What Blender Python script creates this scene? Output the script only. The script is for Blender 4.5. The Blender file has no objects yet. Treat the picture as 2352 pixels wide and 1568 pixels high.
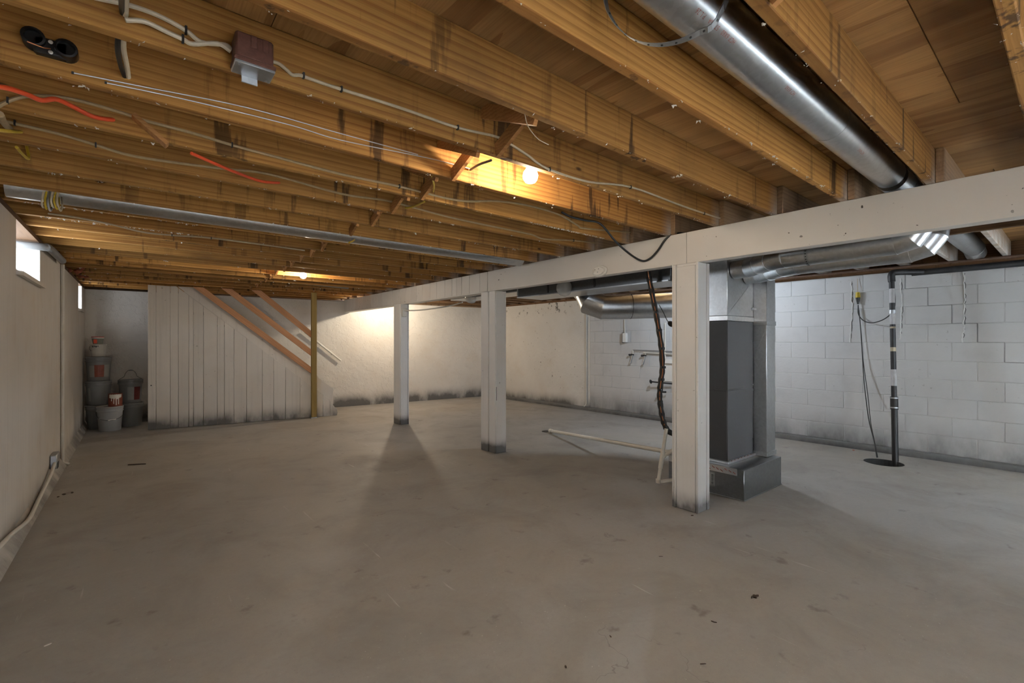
import bpy, bmesh, math, random
from mathutils import Vector, Matrix
random.seed(7)
R = math.radians
scn = bpy.context.scene
C = scn.collection

# ------------------------------------------------------------------ camera
H = 1.30                      # eye height above the slab
FPX = 1071.0                  # focal length in pixels of a 2352 px wide frame
YAW = math.atan(876 / 1071.0)
CA, SA = math.cos(YAW), math.sin(YAW)
cam = bpy.data.cameras.new('camera')
cam.lens = 36 * FPX / 2352
cam.sensor_width = 36
cam.shift_y = 2 / 2352
cam.clip_start = .02
co = bpy.data.objects.new('camera', cam)
co.location = (0, 0, H)
co.rotation_euler = (R(90), 0, -YAW)
C.objects.link(co)
scn.camera = co

# ------------------------------------------------------------------ world, daylight, exposure
w = bpy.data.worlds.new('world'); scn.world = w; w.use_nodes = True
w.node_tree.nodes['Background'].inputs[0].default_value = (.75, .86, 1, 1)
w.node_tree.nodes['Background'].inputs[1].default_value = 1.0
scn.view_settings.view_transform = 'Standard'
scn.view_settings.look = 'None'
scn.view_settings.gamma = 1
scn.view_settings.use_curve_mapping = False
scn.view_settings.exposure = 1.0
scn.cycles.use_denoising = True
scn.cycles.max_bounces = 6
scn.cycles.diffuse_bounces = 4
scn.cycles.glossy_bounces = 3
scn.cycles.transmission_bounces = 3
scn.cycles.transparent_max_bounces = 4
scn.cycles.use_adaptive_sampling = True
scn.cycles.adaptive_threshold = .035
scn.cycles.caustics_reflective = False
scn.cycles.caustics_refractive = False
scn.cycles.sample_clamp_indirect = 6

def daylight(name, loc, rot, sx, sy, power, col):
    """area light for the sky"""
    l = bpy.data.lights.new(name, 'AREA'); l.shape = 'RECTANGLE'
    l.size = sx; l.size_y = sy; l.energy = power; l.color = col
    o = bpy.data.objects.new(name, l); o.location = loc; o.rotation_euler = rot
    C.objects.link(o)
    return o
DAY = (.74, .87, 1.0)
# added unseen door and window for fill, then the long wall's two windows
daylight('added_door_fill', (.95, -1.77, 1.03), (R(90), 0, R(180)), 2.5, 1.95, 640, (.97, .985, 1.0))
daylight('added_end_window_fill', (5.35, -1.77, 1.2), (R(90), 0, R(180)), 1.9, 1.4, 520, DAY)
daylight('daylight_window_1', (-.80, 5.0, 1.985), (R(62), 0, R(-90)), .92, .32, 8, (.86, .93, 1.0))
daylight('daylight_window_2', (-.77, 9.015, 1.97), (R(70), 0, R(-90)), .46, .32, 2.5, (.9, .95, 1.0))
BULB = {'near': 11, 'far': 9, 'hidden': 28, 'cool': 28}

# ------------------------------------------------------------------ helpers
def ray(u, v):
    r = (u - 1176) / FPX
    return Vector((r * CA + SA, -r * SA + CA, (786 - v) / FPX))
def onX(u, v, x):
    d = ray(u, v); return Vector((0, 0, H)) + d * (x / d.x)
def onY(u, v, y):
    d = ray(u, v); return Vector((0, 0, H)) + d * (y / d.y)
def onZ(u, v, z):
    d = ray(u, v); return Vector((0, 0, H)) + d * ((z - H) / d.z)
def onP(u, v, p, n):
    d = ray(u, v); o = Vector((0, 0, H)); p = Vector(p); n = Vector(n)
    return o + d * ((p - o).dot(n) / d.dot(n))

def smooth(pts, n=6):
    P = [Vector(p) for p in pts]
    if len(P) < 3: return P
    Q = [P[0] * 2 - P[1]] + P + [P[-1] * 2 - P[-2]]
    out = []
    for i in range(1, len(Q) - 2):
        a, b, c, d = Q[i - 1], Q[i], Q[i + 1], Q[i + 2]
        for k in range(n):
            t = k / n
            out.append(.5 * ((2 * b) + (c - a) * t + (2 * a - 5 * b + 4 * c - d) * t * t + (3 * b - a - 3 * c + d) * t ** 3))
    out.append(P[-1])
    return out

class M:
    def __init__(s): s.v = []; s.f = []
    def add(s, vs, fs):
        o = len(s.v); s.v += [tuple(v) for v in vs]; s.f += [[i + o for i in f] for f in fs]
        return s
    def box(s, x0, y0, z0, x1, y1, z1):
        return s.add([(x0, y0, z0), (x1, y0, z0), (x1, y1, z0), (x0, y1, z0), (x0, y0, z1), (x1, y0, z1), (x1, y1, z1), (x0, y1, z1)],
              [(3, 2, 1, 0), (4, 5, 6, 7), (0, 1, 5, 4), (1, 2, 6, 5), (2, 3, 7, 6), (3, 0, 4, 7)])
    def prism(s, poly, vec):
        n = len(poly); vec = Vector(vec); P = [Vector(p) for p in poly]
        nrm = Vector((0, 0, 0))
        for i in range(n): nrm += P[i].cross(P[(i + 1) % n])
        if nrm.dot(vec) > 0: P.reverse()
        return s.add(P + [p + vec for p in P], [list(range(n)), list(range(2 * n - 1, n - 1, -1))] +
              [[(i + 1) % n, i, n + i, n + (i + 1) % n] for i in range(n)])
    def bar(s, p, q, wd, ht, up=(0, 0, 1)):
        p, q, up = Vector(p), Vector(q), Vector(up)
        d = (q - p).normalized(); a = d.cross(up).normalized() * wd / 2; b = a.cross(d).normalized() * ht / 2
        return s.prism([p + a + b, p - a + b, p - a - b, p + a - b], q - p)
    def tube(s, pts, r, n=10, cap=True):
        P = [Vector(p) for p in pts]; m = len(P)
        rs = r if isinstance(r, (list, tuple)) else [r] * m
        T = []
        for i in range(m):
            a = P[max(i - 1, 0)]; b = P[min(i + 1, m - 1)]
            if 0 < i < m - 1: t = (P[i] - a).normalized() + (b - P[i]).normalized()
            else: t = b - a
            T.append(t.normalized())
        u = T[0].cross(Vector((0, 0, 1)))
        if u.length < .05: u = T[0].cross(Vector((0, 1, 0)))
        u.normalize()
        vs = []; fs = []
        for i in range(m):
            u = (u - T[i] * u.dot(T[i])).normalized(); w2 = T[i].cross(u)
            k = 1.0
            if 0 < i < m - 1:
                c = (P[i] - P[i - 1]).normalized().dot(T[i]); k = 1 / max(c, .5)
            for j in range(n):
                a = 2 * math.pi * j / n
                vs.append(P[i] + (u * math.cos(a) + w2 * math.sin(a)) * rs[i] * (k if n > 12 else 1))
        for i in range(m - 1):
            for j in range(n):
                fs.append([i * n + j, i * n + (j + 1) % n, (i + 1) * n + (j + 1) % n, (i + 1) * n + j])
        if cap: fs.append(list(range(n - 1, -1, -1))); fs.append([(m - 1) * n + j for j in range(n)])
        return s.add(vs, fs)
    def gored(s, pts, r, n=28):
        t = M().tube(pts, r, n); m = len(pts)
        for i in range(m - 1):
            vs = t.v[i * n:(i + 2) * n]
            s.add(vs, [[j, (j + 1) % n, n + (j + 1) % n, n + j] for j in range(n)])
        s.add(t.v[:n], [list(range(n - 1, -1, -1))]); s.add(t.v[-n:], [list(range(n))])
        return s
    def lathe(s, prof, n=24, o=(0, 0, 0), mat=None):
        o = Vector(o); vs = []; fs = []; m = len(prof)
        for (r, z) in prof:
            for j in range(n):
                a = 2 * math.pi * j / n; p = Vector((r * math.cos(a), r * math.sin(a), z))
                vs.append(o + (mat @ p if mat else p))
        for i in range(m - 1):
            for j in range(n):
                fs.append([i * n + j, i * n + (j + 1) % n, (i + 1) * n + (j + 1) % n, (i + 1) * n + j])
        fs.append(list(range(n - 1, -1, -1))); fs.append([(m - 1) * n + j for j in range(n)])
        return s.add(vs, fs)
    def mesh(s, name, mat, bevel=0, sm=True, seg=1):
        me = bpy.data.meshes.new(name); me.from_pydata(s.v, [], s.f)
        if bevel:
            bm = bmesh.new(); bm.from_mesh(me)
            es = [e for e in bm.edges if e.is_manifold and e.calc_face_angle(0) > .5]
            bmesh.ops.bevel(bm, geom=es, offset=bevel, segments=seg, affect='EDGES', profile=.5)
            bm.to_mesh(me); bm.free()
        if mat: me.materials.append(mat)
        if sm:
            for p in me.polygons: p.use_smooth = True
            try: me.set_sharp_from_angle(angle=R(38))
            except Exception: pass
        me.update()
        return me
    def build(s, name, mat, parent=None, bevel=0, sm=True, loc=None, seg=1):
        return link(name, s.mesh(name, mat, bevel, sm, seg), parent, loc)

def link(name, me, parent=None, loc=None):
    o = bpy.data.objects.new(name, me); C.objects.link(o)
    if parent:
        o.parent = parent
        if parent.type == 'EMPTY' and loc is None and any(parent.location):
            o.matrix_parent_inverse = Matrix.Translation(parent.location).inverted()
    if loc is not None: o.location = loc
    return o
def tag(o, label=None, cat=None, group=None, kind=None):
    if label: o['label'] = label
    if cat: o['category'] = cat
    if group: o['group'] = group
    if kind: o['kind'] = kind
    return o
def thing(name, label, cat, loc=(0, 0, 0), group=None):
    e = bpy.data.objects.new(name, None); C.objects.link(e); e.location = loc; e.empty_display_size = .1
    bpy.context.view_layer.update()
    return tag(e, label, cat, group)
def struct(o, label=None): return tag(o, label, None, None, 'structure')
ONES = ['', 'first', 'second', 'third', 'fourth', 'fifth', 'sixth', 'seventh', 'eighth', 'ninth', 'tenth', 'eleventh', 'twelfth', 'thirteenth',
        'fourteenth', 'fifteenth', 'sixteenth', 'seventeenth', 'eighteenth', 'nineteenth', 'twentieth', 'twenty-first', 'twenty-second',
        'twenty-third', 'twenty-fourth', 'twenty-fifth', 'twenty-sixth', 'twenty-seventh']

# ------------------------------------------------------------------ materials
def newmat(name):
    m = bpy.data.materials.new(name); m.use_nodes = True
    nt = m.node_tree; b = nt.nodes['Principled BSDF']
    return m, nt, b
class N:
    """tiny node helper"""
    def __init__(s, nt): s.nt = nt
    def n(s, t, **kw):
        x = s.nt.nodes.new(t)
        for k, v in kw.items():
            if k.startswith('i_'): x.inputs[k[2:].replace('_', ' ')].default_value = v
            else: setattr(x, k, v)
        return x
    def l(s, a, b): s.nt.links.new(a, b)
    def coord(s, rand=False, kind='Object'):
        t = s.n('ShaderNodeTexCoord').outputs[kind]
        if not rand: return t
        oi = s.n('ShaderNodeObjectInfo'); mu = s.n('ShaderNodeMath', operation='MULTIPLY'); mu.inputs[1].default_value = 43.7
        s.l(oi.outputs['Random'], mu.inputs[0])
        a = s.n('ShaderNodeVectorMath', operation='ADD'); s.l(t, a.inputs[0]); s.l(mu.outputs[0], a.inputs[1])
        return a.outputs[0]
    def map(s, v, sc=(1, 1, 1), rot=(0, 0, 0), loc=(0, 0, 0)):
        m = s.n('ShaderNodeMapping'); s.l(v, m.inputs[0])
        m.inputs['Location'].default_value = loc; m.inputs['Rotation'].default_value = rot; m.inputs['Scale'].default_value = sc
        return m.outputs[0]
    def noise(s, v, scale, detail=3, rough=.55, dist=0):
        x = s.n('ShaderNodeTexNoise'); s.l(v, x.inputs['Vector'])
        x.inputs['Scale'].default_value = scale; x.inputs['Detail'].default_value = detail
        x.inputs['Roughness'].default_value = rough; x.inputs['Distortion'].default_value = dist
        return x.outputs[0]
    def ramp(s, f, a, b, c0=0., c1=1.):
        x = s.n('ShaderNodeMapRange'); x.interpolation_type = 'SMOOTHSTEP'; s.l(f, x.inputs[0])
        x.inputs[1].default_value = a; x.inputs[2].default_value = b; x.inputs[3].default_value = c0; x.inputs[4].default_value = c1
        return x.outputs[0]
    def mix(s, f, a, b, mode='MIX'):
        x = s.n('ShaderNodeMix', data_type='RGBA', blend_type=mode)
        for sock, val in ((x.inputs[0], f), (x.inputs[6], a), (x.inputs[7], b)):
            if hasattr(val, 'links'): s.l(val, sock)
            elif isinstance(val, (int, float)): sock.default_value = val
            else: sock.default_value = (*val, 1) if len(val) == 3 else val
        return x.outputs[2]
    def math(s, op, a, b=0.):
        x = s.n('ShaderNodeMath', operation=op)
        for sock, val in ((x.inputs[0], a), (x.inputs[1], b)):
            if hasattr(val, 'links'): s.l(val, sock)
            else: sock.default_value = val
        return x.outputs[0]
    def sep(s, v):
        x = s.n('ShaderNodeSeparateXYZ'); s.l(v, x.inputs[0]); return x.outputs
    def bump(s, b, h, strength, dist=.01):
        x = s.n('ShaderNodeBump'); s.l(h, x.inputs['Height']); x.inputs['Strength'].default_value = strength; x.inputs['Distance'].default_value = dist
        s.l(x.outputs[0], b.inputs['Normal'])

def plain(name, col, rough=.5, metal=0, noise=.12, scale=30, spec=.5, emit=None, es=0):
    m, nt, b = newmat(name); k = N(nt)
    v = k.coord(True); f = k.noise(v, scale, 3)
    c = k.mix(f, tuple(x * (1 - noise) for x in col), tuple(min(1, x * (1 + noise)) for x in col))
    k.l(c, b.inputs['Base Color'])
    b.inputs['Roughness'].default_value = rough; b.inputs['Metallic'].default_value = metal
    b.inputs['Specular IOR Level'].default_value = spec
    if emit:
        b.inputs['Emission Color'].default_value = (*emit, 1); b.inputs['Emission Strength'].default_value = es
    return m

def wood(name, light, dark, axis=0, band=38, stains=.6, rough=.72, knots=True, var=.3, dirty=.5, spray=None, glen=.05):
    """sawn softwood: grain runs along the given axis; dark water runs cross the grain"""
    m, nt, b = newmat(name); k = N(nt)
    v = k.coord(True)
    g = [1., 1., 1.]; g[axis] = glen
    gv = k.map(v, tuple(g))
    wv = k.n('ShaderNodeTexWave', wave_type='BANDS', bands_direction='Z' if axis != 2 else 'X', wave_profile='SAW')
    k.l(gv, wv.inputs['Vector'])
    wv.inputs['Scale'].default_value = band / 3.; wv.inputs['Distortion'].default_value = 8.5
    wv.inputs['Detail'].default_value = 2.0; wv.inputs['Detail Scale'].default_value = .8
    n1 = k.noise(k.map(v, tuple(.5 if i == axis else 9 for i in range(3))), 1.0, 3)
    fine = k.noise(k.map(v, tuple(4 if i == axis else 160 for i in range(3))), 1.0, 2)
    c = k.mix(k.math('MULTIPLY', k.ramp(wv.outputs[1], .35, 1.), k.ramp(n1, .35, .65, .35, 1.)), light, dark)
    c = k.mix(k.ramp(n1, .35, .8, 0, .6), c, tuple(x * .55 for x in light), 'MIX')
    c = k.mix(k.ramp(fine, .35, .75, 0, .35), c, tuple(x * .7 for x in dark))
    if stains:
        s = [24., 24., 24.]; s[2] = 2.6
        st = k.noise(k.map(v, tuple(s)), .62, 4, .62, .15)
        gate = k.ramp(k.noise(k.map(v, (1, 1, .3)), 1.15, 2), .42, .60)
        c = k.mix(k.math('MULTIPLY', k.ramp(st, .53, .64, 0, stains), gate), c, (.045, .022, .010))
    blot = k.noise(v, 1.7, 4, .6)
    c = k.mix(k.ramp(blot, .5, .8, 0, dirty), c, (.12, .065, .03))
    if knots:
        vo = k.n('ShaderNodeTexVoronoi', feature='DISTANCE_TO_EDGE'); vo.feature = 'F1'
        k.l(k.map(v, tuple(1.3 if i == axis else 3.2 for i in range(3))), vo.inputs['Vector']); vo.inputs['Scale'].default_value = 1.6
        c = k.mix(k.ramp(vo.outputs['Distance'], .03, .075, .9, 0), c, (.06, .025, .01))
    if spray:           # white overspray where the joist meets the beam: local x range, amount at each end
        xx = k.sep(k.coord(False)); z_ = xx[2]
        f_ = k.math('MULTIPLY', k.ramp(xx[0], spray[0], spray[1], spray[2], spray[3]), k.ramp(z_, .0, .17, 1., .35))
        f_ = k.math('MULTIPLY', f_, k.ramp(k.noise(v, 6, 4), .3, .7, .35, 1.))
        c = k.mix(f_, c, (.60, .58, .56))
    oi = k.n('ShaderNodeObjectInfo')
    hs = k.n('ShaderNodeHueSaturation'); k.l(c, hs.inputs['Color'])
    k.l(k.ramp(oi.outputs['Random'], 0, 1, 1 - var, 1 + var * .5), hs.inputs['Value'])
    k.l(hs.outputs[0], b.inputs['Base Color'])
    b.inputs['Roughness'].default_value = rough; b.inputs['Specular IOR Level'].default_value = .25
    k.bump(b, k.math('ADD', wv.outputs[1], fine), .2, .0015)
    return m

def paint(name, col, dirt=.0, dirt_h=.35, rough=.55, speck=.3, relief=.15, relief_scale=9, stain=.25, tint=(.55, .45, .33), streak=0, peel=0, uni=.88, world=False, mildew=0):
    """painted masonry or lumber; a sooty dirt band sits at the foot (dirt, dirt_h)"""
    m, nt, b = newmat(name); k = N(nt)
    v = k.coord(False); rv = k.coord(True)
    if world: v = rv = k.n('ShaderNodeNewGeometry').outputs['Position']      # stains run on across neighbouring blocks
    big = k.noise(rv, .55, 4, .6); med = k.noise(rv, 3.1, 4, .6); fin = k.noise(rv, 45, 3, .6)
    c = k.mix(k.ramp(big, .35, .7), col, tuple(x * uni for x in col))
    c = k.mix(k.ramp(med, .45, .85, 0, stain), c, tuple(x * t * 1.3 for x, t in zip(col, tint)))
    if streak:
        sv = k.noise(k.map(rv, (26, 26, .7)), 1, 3)
        c = k.mix(k.ramp(sv, .5, .8, 0, streak), c, tuple(x * .55 for x in col))
    if speck:
        sp = k.noise(rv, 26, 2, .5); blob = k.ramp(k.noise(rv, 2.2, 2), .5, .62)
        c = k.mix(k.math('MULTIPLY', k.ramp(sp, .70, .735, 0, speck * 2), blob), c, (.07, .06, .05))
    if mildew:          # dark spotting along the damp top of the wall
        mz = k.ramp(k.sep(v)[2], 1.82, 1.98)
        mn = k.noise(k.map(v, (1, 1, .8)), 13, 4, .6); mg = k.ramp(k.noise(v, 3.1, 2), .42, .55)
        c = k.mix(k.math('MULTIPLY', k.math('MULTIPLY', mz, mg), k.ramp(mn, .56, .62, 0, mildew)), c, (.05, .045, .04))
    if dirt:
        z = k.sep(v)[2]
        nz = k.noise(k.map(v, (1, 1, .5)), 2.3, 5, .65)
        fall = k.ramp(z, 0., dirt_h, 1., 0.)
        d = k.math('MULTIPLY', k.math('POWER', fall, 1.5), k.ramp(nz, .25, .75, .25, 1.25))
        c = k.mix(k.math('MINIMUM', k.math('MULTIPLY', d, dirt), .86), c, (.05, .05, .05))
    k.l(c, b.inputs['Base Color'])
    b.inputs['Roughness'].default_value = rough; b.inputs['Specular IOR Level'].default_value = .35
    h = k.noise(rv, relief_scale, 5, .62)
    if peel:
        vo = k.n('ShaderNodeTexVoronoi', feature='F1'); k.l(k.map(rv, (1, 1, 1)), vo.inputs['Vector']); vo.inputs['Scale'].default_value = 5
        h = k.math('ADD', h, k.math('MULTIPLY', k.ramp(k.noise(rv, 6.5, 4, .6), .5, .53), peel))
    k.bump(b, h, relief, .03)
    return m

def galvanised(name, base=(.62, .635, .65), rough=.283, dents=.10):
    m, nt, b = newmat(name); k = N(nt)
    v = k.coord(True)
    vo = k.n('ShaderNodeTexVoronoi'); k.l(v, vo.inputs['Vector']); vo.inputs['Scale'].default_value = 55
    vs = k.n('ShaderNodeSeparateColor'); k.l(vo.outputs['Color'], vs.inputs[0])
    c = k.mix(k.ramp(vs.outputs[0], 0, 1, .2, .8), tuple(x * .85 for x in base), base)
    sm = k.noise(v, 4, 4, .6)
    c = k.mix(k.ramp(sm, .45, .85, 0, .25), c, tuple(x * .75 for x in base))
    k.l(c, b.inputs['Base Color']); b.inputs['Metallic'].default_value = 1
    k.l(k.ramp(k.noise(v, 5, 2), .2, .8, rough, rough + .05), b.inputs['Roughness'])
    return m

def concrete(name):
    m, nt, b = newmat(name); k = N(nt)
    v = k.coord(False)
    big = k.noise(v, .33, 4, .6, .4); med = k.noise(v, 1.6, 5, .65, .6); fin = k.noise(v, 38, 4, .7); grit = k.noise(v, 170, 2)
    c = k.mix(k.ramp(big, .35, .68), (.350, .326, .286), (.362, .358, .350))
    c = k.mix(k.ramp(med, .42, .78, 0, .75), c, (0.273, 0.251, 0.225))
    c = k.mix(k.ramp(k.noise(k.map(v, (1.3, 2.1, 1), (0, 0, .7)), 2.6, 5, .6), .5, .8, 0, .35), c, (0.416, 0.413, 0.408))
    c = k.mix(k.ramp(fin, .4, .8, 0, .35), c, (0.280, 0.264, 0.242))
    c = k.mix(k.ramp(grit, .55, .8, 0, .3), c, (0.213, 0.195, 0.179))
    # pale scuffs and scratches, trowel swirls, a few dark drips
    for (sx, sy, rot, lo, hi, am) in ((26, 1.6, .5, .675, .73, .7), (22, 1.5, 1.9, .68, .735, .65), (18, 1.2, 2.7, .69, .745, .6)):
        s = k.noise(k.map(v, (sx, sy, 1), (0, 0, rot)), 1.0, 3, .62)
        gate = k.ramp(k.noise(v, 1.1, 3), .46, .62)
        c = k.mix(k.math('MULTIPLY', k.ramp(s, lo, hi, 0, am), gate), c, (.55, .54, .52))
    sp2 = k.noise(v, 75, 2, .6); c = k.mix(k.math('MULTIPLY', k.ramp(sp2, .69, .73, 0, .8), k.ramp(k.noise(v, 3.3, 3), .45, .7)), c, (.66, .65, .63))
    sp = k.noise(v, 40, 3, .75); c = k.mix(k.math('MULTIPLY', k.ramp(sp, .66, .73, 0, .8), k.ramp(k.noise(v, 2.1, 2), .48, .66)), c, (.62, .61, .59))
    dk = k.noise(v, 5.5, 4, .6); c = k.mix(k.ramp(dk, .62, .74, 0, .5), c, (.10, .085, .07))
    # hairline cracks
    vo = k.n('ShaderNodeTexVoronoi', feature='DISTANCE_TO_EDGE'); wob = k.n('ShaderNodeVectorMath', operation='ADD')
    nn = k.n('ShaderNodeTexNoise'); k.l(v, nn.inputs['Vector']); nn.inputs['Scale'].default_value = 1.7; nn.inputs['Detail'].default_value = 5
    k.l(v, wob.inputs[0]); k.l(nn.outputs[1], wob.inputs[1]); k.l(wob.outputs[0], vo.inputs['Vector']); vo.inputs['Scale'].default_value = .42
    crack = k.math('MULTIPLY', k.ramp(vo.outputs['Distance'], .0003, .0012, .35, 0), k.ramp(k.noise(v, .7, 2), .5, .56))
    c = k.mix(crack, c, (.07, .06, .05))
    k.l(c, b.inputs['Base Color'])
    k.l(k.ramp(med, .3, .75, .46, .68), b.inputs['Roughness']); b.inputs['Specular IOR Level'].default_value = .42
    k.bump(b, k.math('ADD', med, k.math('MULTIPLY', fin, .25)), .12, .02)
    return m

MT = {}
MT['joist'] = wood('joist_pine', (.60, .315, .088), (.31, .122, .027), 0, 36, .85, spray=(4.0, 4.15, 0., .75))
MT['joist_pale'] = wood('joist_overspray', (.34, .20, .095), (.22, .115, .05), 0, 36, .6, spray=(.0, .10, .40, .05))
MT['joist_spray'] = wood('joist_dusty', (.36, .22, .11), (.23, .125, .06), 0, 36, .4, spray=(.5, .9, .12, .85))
MT['ply'] = wood('plywood_face', (.48, .27, .10), (.27, .12, .038), 1, 20, .0, knots=True, var=.22, dirty=.45, glen=.13)
MT['brace'] = wood('brace_pine', (.50, .25, .09), (.33, .14, .045), 0, 60, .2, var=.2)
MT['rim'] = wood('rim_pine', (.16, .085, .04), (.09, .045, .02), 1, 40, .6)
MT['rail'] = wood('rail_fir', (.66, .36, .20), (.52, .25, .12), 0, 40, 0, knots=True, var=.12, dirty=.12)
MT['treated'] = wood('treated_pine', (.44, .32, .12), (.28, .19, .06), 2, 42, 0, knots=True, var=.05, dirty=.2)
MT['floor'] = concrete('slab_concrete')
MT['wall_l'] = paint('wall_paint_cream', (.69, .655, .605), .7, .30, stain=.35, streak=.35, speck=.15, relief=.10)
MT['wall_f'] = paint('wall_paint_flaking', (.72, .70, .665), 1.3, .36, stain=.22, speck=.12, relief=.34, relief_scale=6, peel=.5)
MT['wall_r'] = paint('wall_paint_parged', (.70, .685, .66), 1.2, .34, stain=.22, speck=.7, relief=.22, relief_scale=8, peel=.25, mildew=.85)
MT['block'] = paint('block_paint', (.60, .60, .605), .75, .55, stain=.45, tint=(.55, .55, .56), speck=.15, relief=.12, relief_scale=34, uni=.92, world=True)
MT['mortar'] = paint('mortar_paint', (.60, .60, .595), .6, .3, stain=.2, speck=0, relief=.2, relief_scale=30)
MT['ledge'] = paint('footing_dirt', (.20, .20, .20), .9, .10, stain=.4, speck=.2, relief=.4, relief_scale=18)
MT['beam'] = paint('beam_paint', (.77, .75, .72), 0, .2, stain=.10, speck=.5, relief=.05, relief_scale=5, rough=.48)
MT['post'] = paint('post_paint', (.79, .79, .79), 1.7, .20, stain=.10, speck=.3, relief=.10, relief_scale=14, rough=.5, streak=.12)
MT['stairpaint'] = paint('stair_board_paint', (.76, .735, .695), 1.2, .30, stain=.14, speck=.2, relief=.08, relief_scale=12, streak=.25)
MT['jamb'] = paint('window_reveal_paint', (.82, .82, .80), 0, .2, stain=.15, speck=.3, relief=.15)
MT['galv'] = galvanised('galvanised_steel')
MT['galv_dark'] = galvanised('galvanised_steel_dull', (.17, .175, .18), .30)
MT['galv_mid'] = galvanised('galvanised_steel_base', (.32, .33, .34), .285)
MT['foil'] = galvanised('foil_tape', (.86, .86, .86), .285, .5)
MT['cab'] = plain('cabinet_grey', (.062, .062, .066), .42, 0, .08)
MT['cab2'] = plain('cabinet_grey_edge', (.10, .10, .105), .42, 0, .08)
MT['black'] = plain('black_plastic', (.012, .012, .013), .45)
MT['rubber'] = plain('black_rubber', (.018, .017, .016), .6)
MT['iron'] = plain('black_iron', (.03, .03, .032), .5, .3, .4, 20)
MT['rust'] = plain('rusty_pipe', (.10, .055, .035), .75, .2, .4, 30)
MT['cream'] = plain('cable_cream', (.50, .43, .31), .55, 0, .25, 25)
MT['creamlight'] = plain('cable_offwhite', (.68, .62, .50), .5, 0, .2, 25)
MT['dullcable'] = plain('cable_dull', (.43, .32, .18), .6, 0, .25, 25)
MT['orange'] = plain('cable_orange', (.72, .085, .025), .45, 0, .15, 20)
MT['yellow'] = plain('cable_yellow', (.62, .44, .035), .45, 0, .15, 20)
MT['copper'] = plain('copper_tube', (.52, .21, .10), .35, 1, .2, 30)
MT['pvc'] = plain('white_pvc', (.74, .72, .67), .38, 0, .08)
MT['white'] = plain('white_plastic', (.78, .77, .74), .4, 0, .05)
MT['conduit'] = plain('painted_conduit', (.62, .60, .55), .5, 0, .15, 12)
MT['steel'] = galvanised('box_steel', (.48, .50, .52), .42)
MT['brown'] = plain('rusted_box', (.13, .055, .04), .6, .3, .55, 60)
MT['porcelain'] = plain('porcelain', (.8, .78, .72), .25, 0, .04)
MT['flake'] = plain('white_fibre', (.82, .80, .76), .8, 0, .1)
MT['bucket'] = plain('bucket_grey', (.20, .205, .21), .42, 0, .10, 14)
MT['bucketlight'] = plain('bucket_pale_grey', (.33, .335, .34), .42, 0, .08, 14)
MT['tin'] = plain('paint_tin_white', (.58, .57, .54), .4, 0, .12, 20)
MT['dripwhite'] = plain('dried_white_paint', (.80, .77, .70), .5, 0, .05)
MT['label_red'] = plain('label_rust_red', (.20, .045, .02), .5, 0, .5, 22)
MT['label_dark'] = plain('label_dark_red', (.13, .015, .015), .5, 0, .4, 22)
MT['label_white'] = plain('label_white', (.30, .30, .29), .5, 0, .12, 60)
MT['red'] = plain('red_plastic', (.45, .03, .03), .45)
MT['tubgrey'] = plain('tub_grey_green', (.23, .25, .22), .45)
MT['ink'] = plain('red_print', (.42, .13, .11), .6)
MT['inkblack'] = plain('black_print', (.03, .03, .03), .6)
MT['insul'] = plain('old_insulation', (.33, .10, .05), .95, 0, .6, 18)
MT['leaf'] = plain('dry_leaf', (.05, .032, .02), .8, 0, .5, 40)
MT['pit'] = plain('pit_dark', (.03, .03, .03), .8)
MT['bulb'] = plain('lit_bulb', (1, .95, .85), .3, 0, 0, 10, .5, (1.0, .85, .64), 900)
MT['greypipe'] = plain('grey_pipe', (.20, .21, .22), .4, 0, .15, 14)
m, nt, b = newmat('window_glass'); b.inputs['Base Color'].default_value = (.9, .95, 1, 1); b.inputs['Roughness'].default_value = .08
b.inputs['Transmission Weight'].default_value = 1; b.inputs['IOR'].default_value = 1.1; MT['glass'] = m
m, nt, b = newmat('clear_plastic'); b.inputs['Base Color'].default_value = (.8, .82, .83, 1); b.inputs['Roughness'].default_value = .18
b.inputs['Alpha'].default_value = .42; MT['film'] = m

# ------------------------------------------------------------------ the room
JB, JT = 2.158, 2.342           # underside and top of the joists
Y0, Y1 = -1.80, 9.95
def LX(y): return -.595 + .008 * (y - 4)          # inner face of the long window wall
RP = Vector((6.708, 8.456, 0)); RD = Vector((.0273, -.99963, 0)); RN = Vector((-.99963, -.0273, 0))  # block wall: start, run, inward normal
def RWp(s, z, off=0.): return RP + RD * s + RN * off + Vector((0, 0, z))
def RW(u, v, off=0.):
    return onP(u, v, RP + RN * off, RN)
def RWs(u, v): return (RW(u, v) - RP).dot(RD)
FA, FB = Vector((-.75, 9.818, 0)), Vector((6.95, 9.127, 0))                       # far wall line
FD = (FB - FA).normalized(); FN = Vector((FD.y, -FD.x, 0))                         # towards the room (-Y)
def FW(u, v, off=0.): return onP(u, v, FA + FN * off, FN)

# floor with the sump hole
SUMP = Vector((6.31, 1.36, 0)); SR = .175
bm = bmesh.new()
oc = [bm.verts.new(p) for p in ((-1.0, Y0 - .2, 0), (7.4, Y0 - .2, 0), (7.4, Y1 + .2, 0), (-1.0, Y1 + .2, 0))]
ic = [bm.verts.new(SUMP + Vector((SR * math.cos(a * math.pi / 16), SR * math.sin(a * math.pi / 16), 0))) for a in range(32)]
es = [bm.edges.new((oc[i], oc[(i + 1) % 4])) for i in range(4)] + [bm.edges.new((ic[i], ic[(i + 1) % 32])) for i in range(32)]
bmesh.ops.triangle_fill(bm, use_beauty=True, edges=es)
for f in list(bm.faces):
    c = f.calc_center_median()
    if (c - SUMP).length < SR * .6 and all((v.co - SUMP).length < SR + .001 for v in f.verts): bm.faces.remove(f)
bm.normal_update()
for f in bm.faces:
    if f.normal.z < 0: f.normal_flip()
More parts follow.
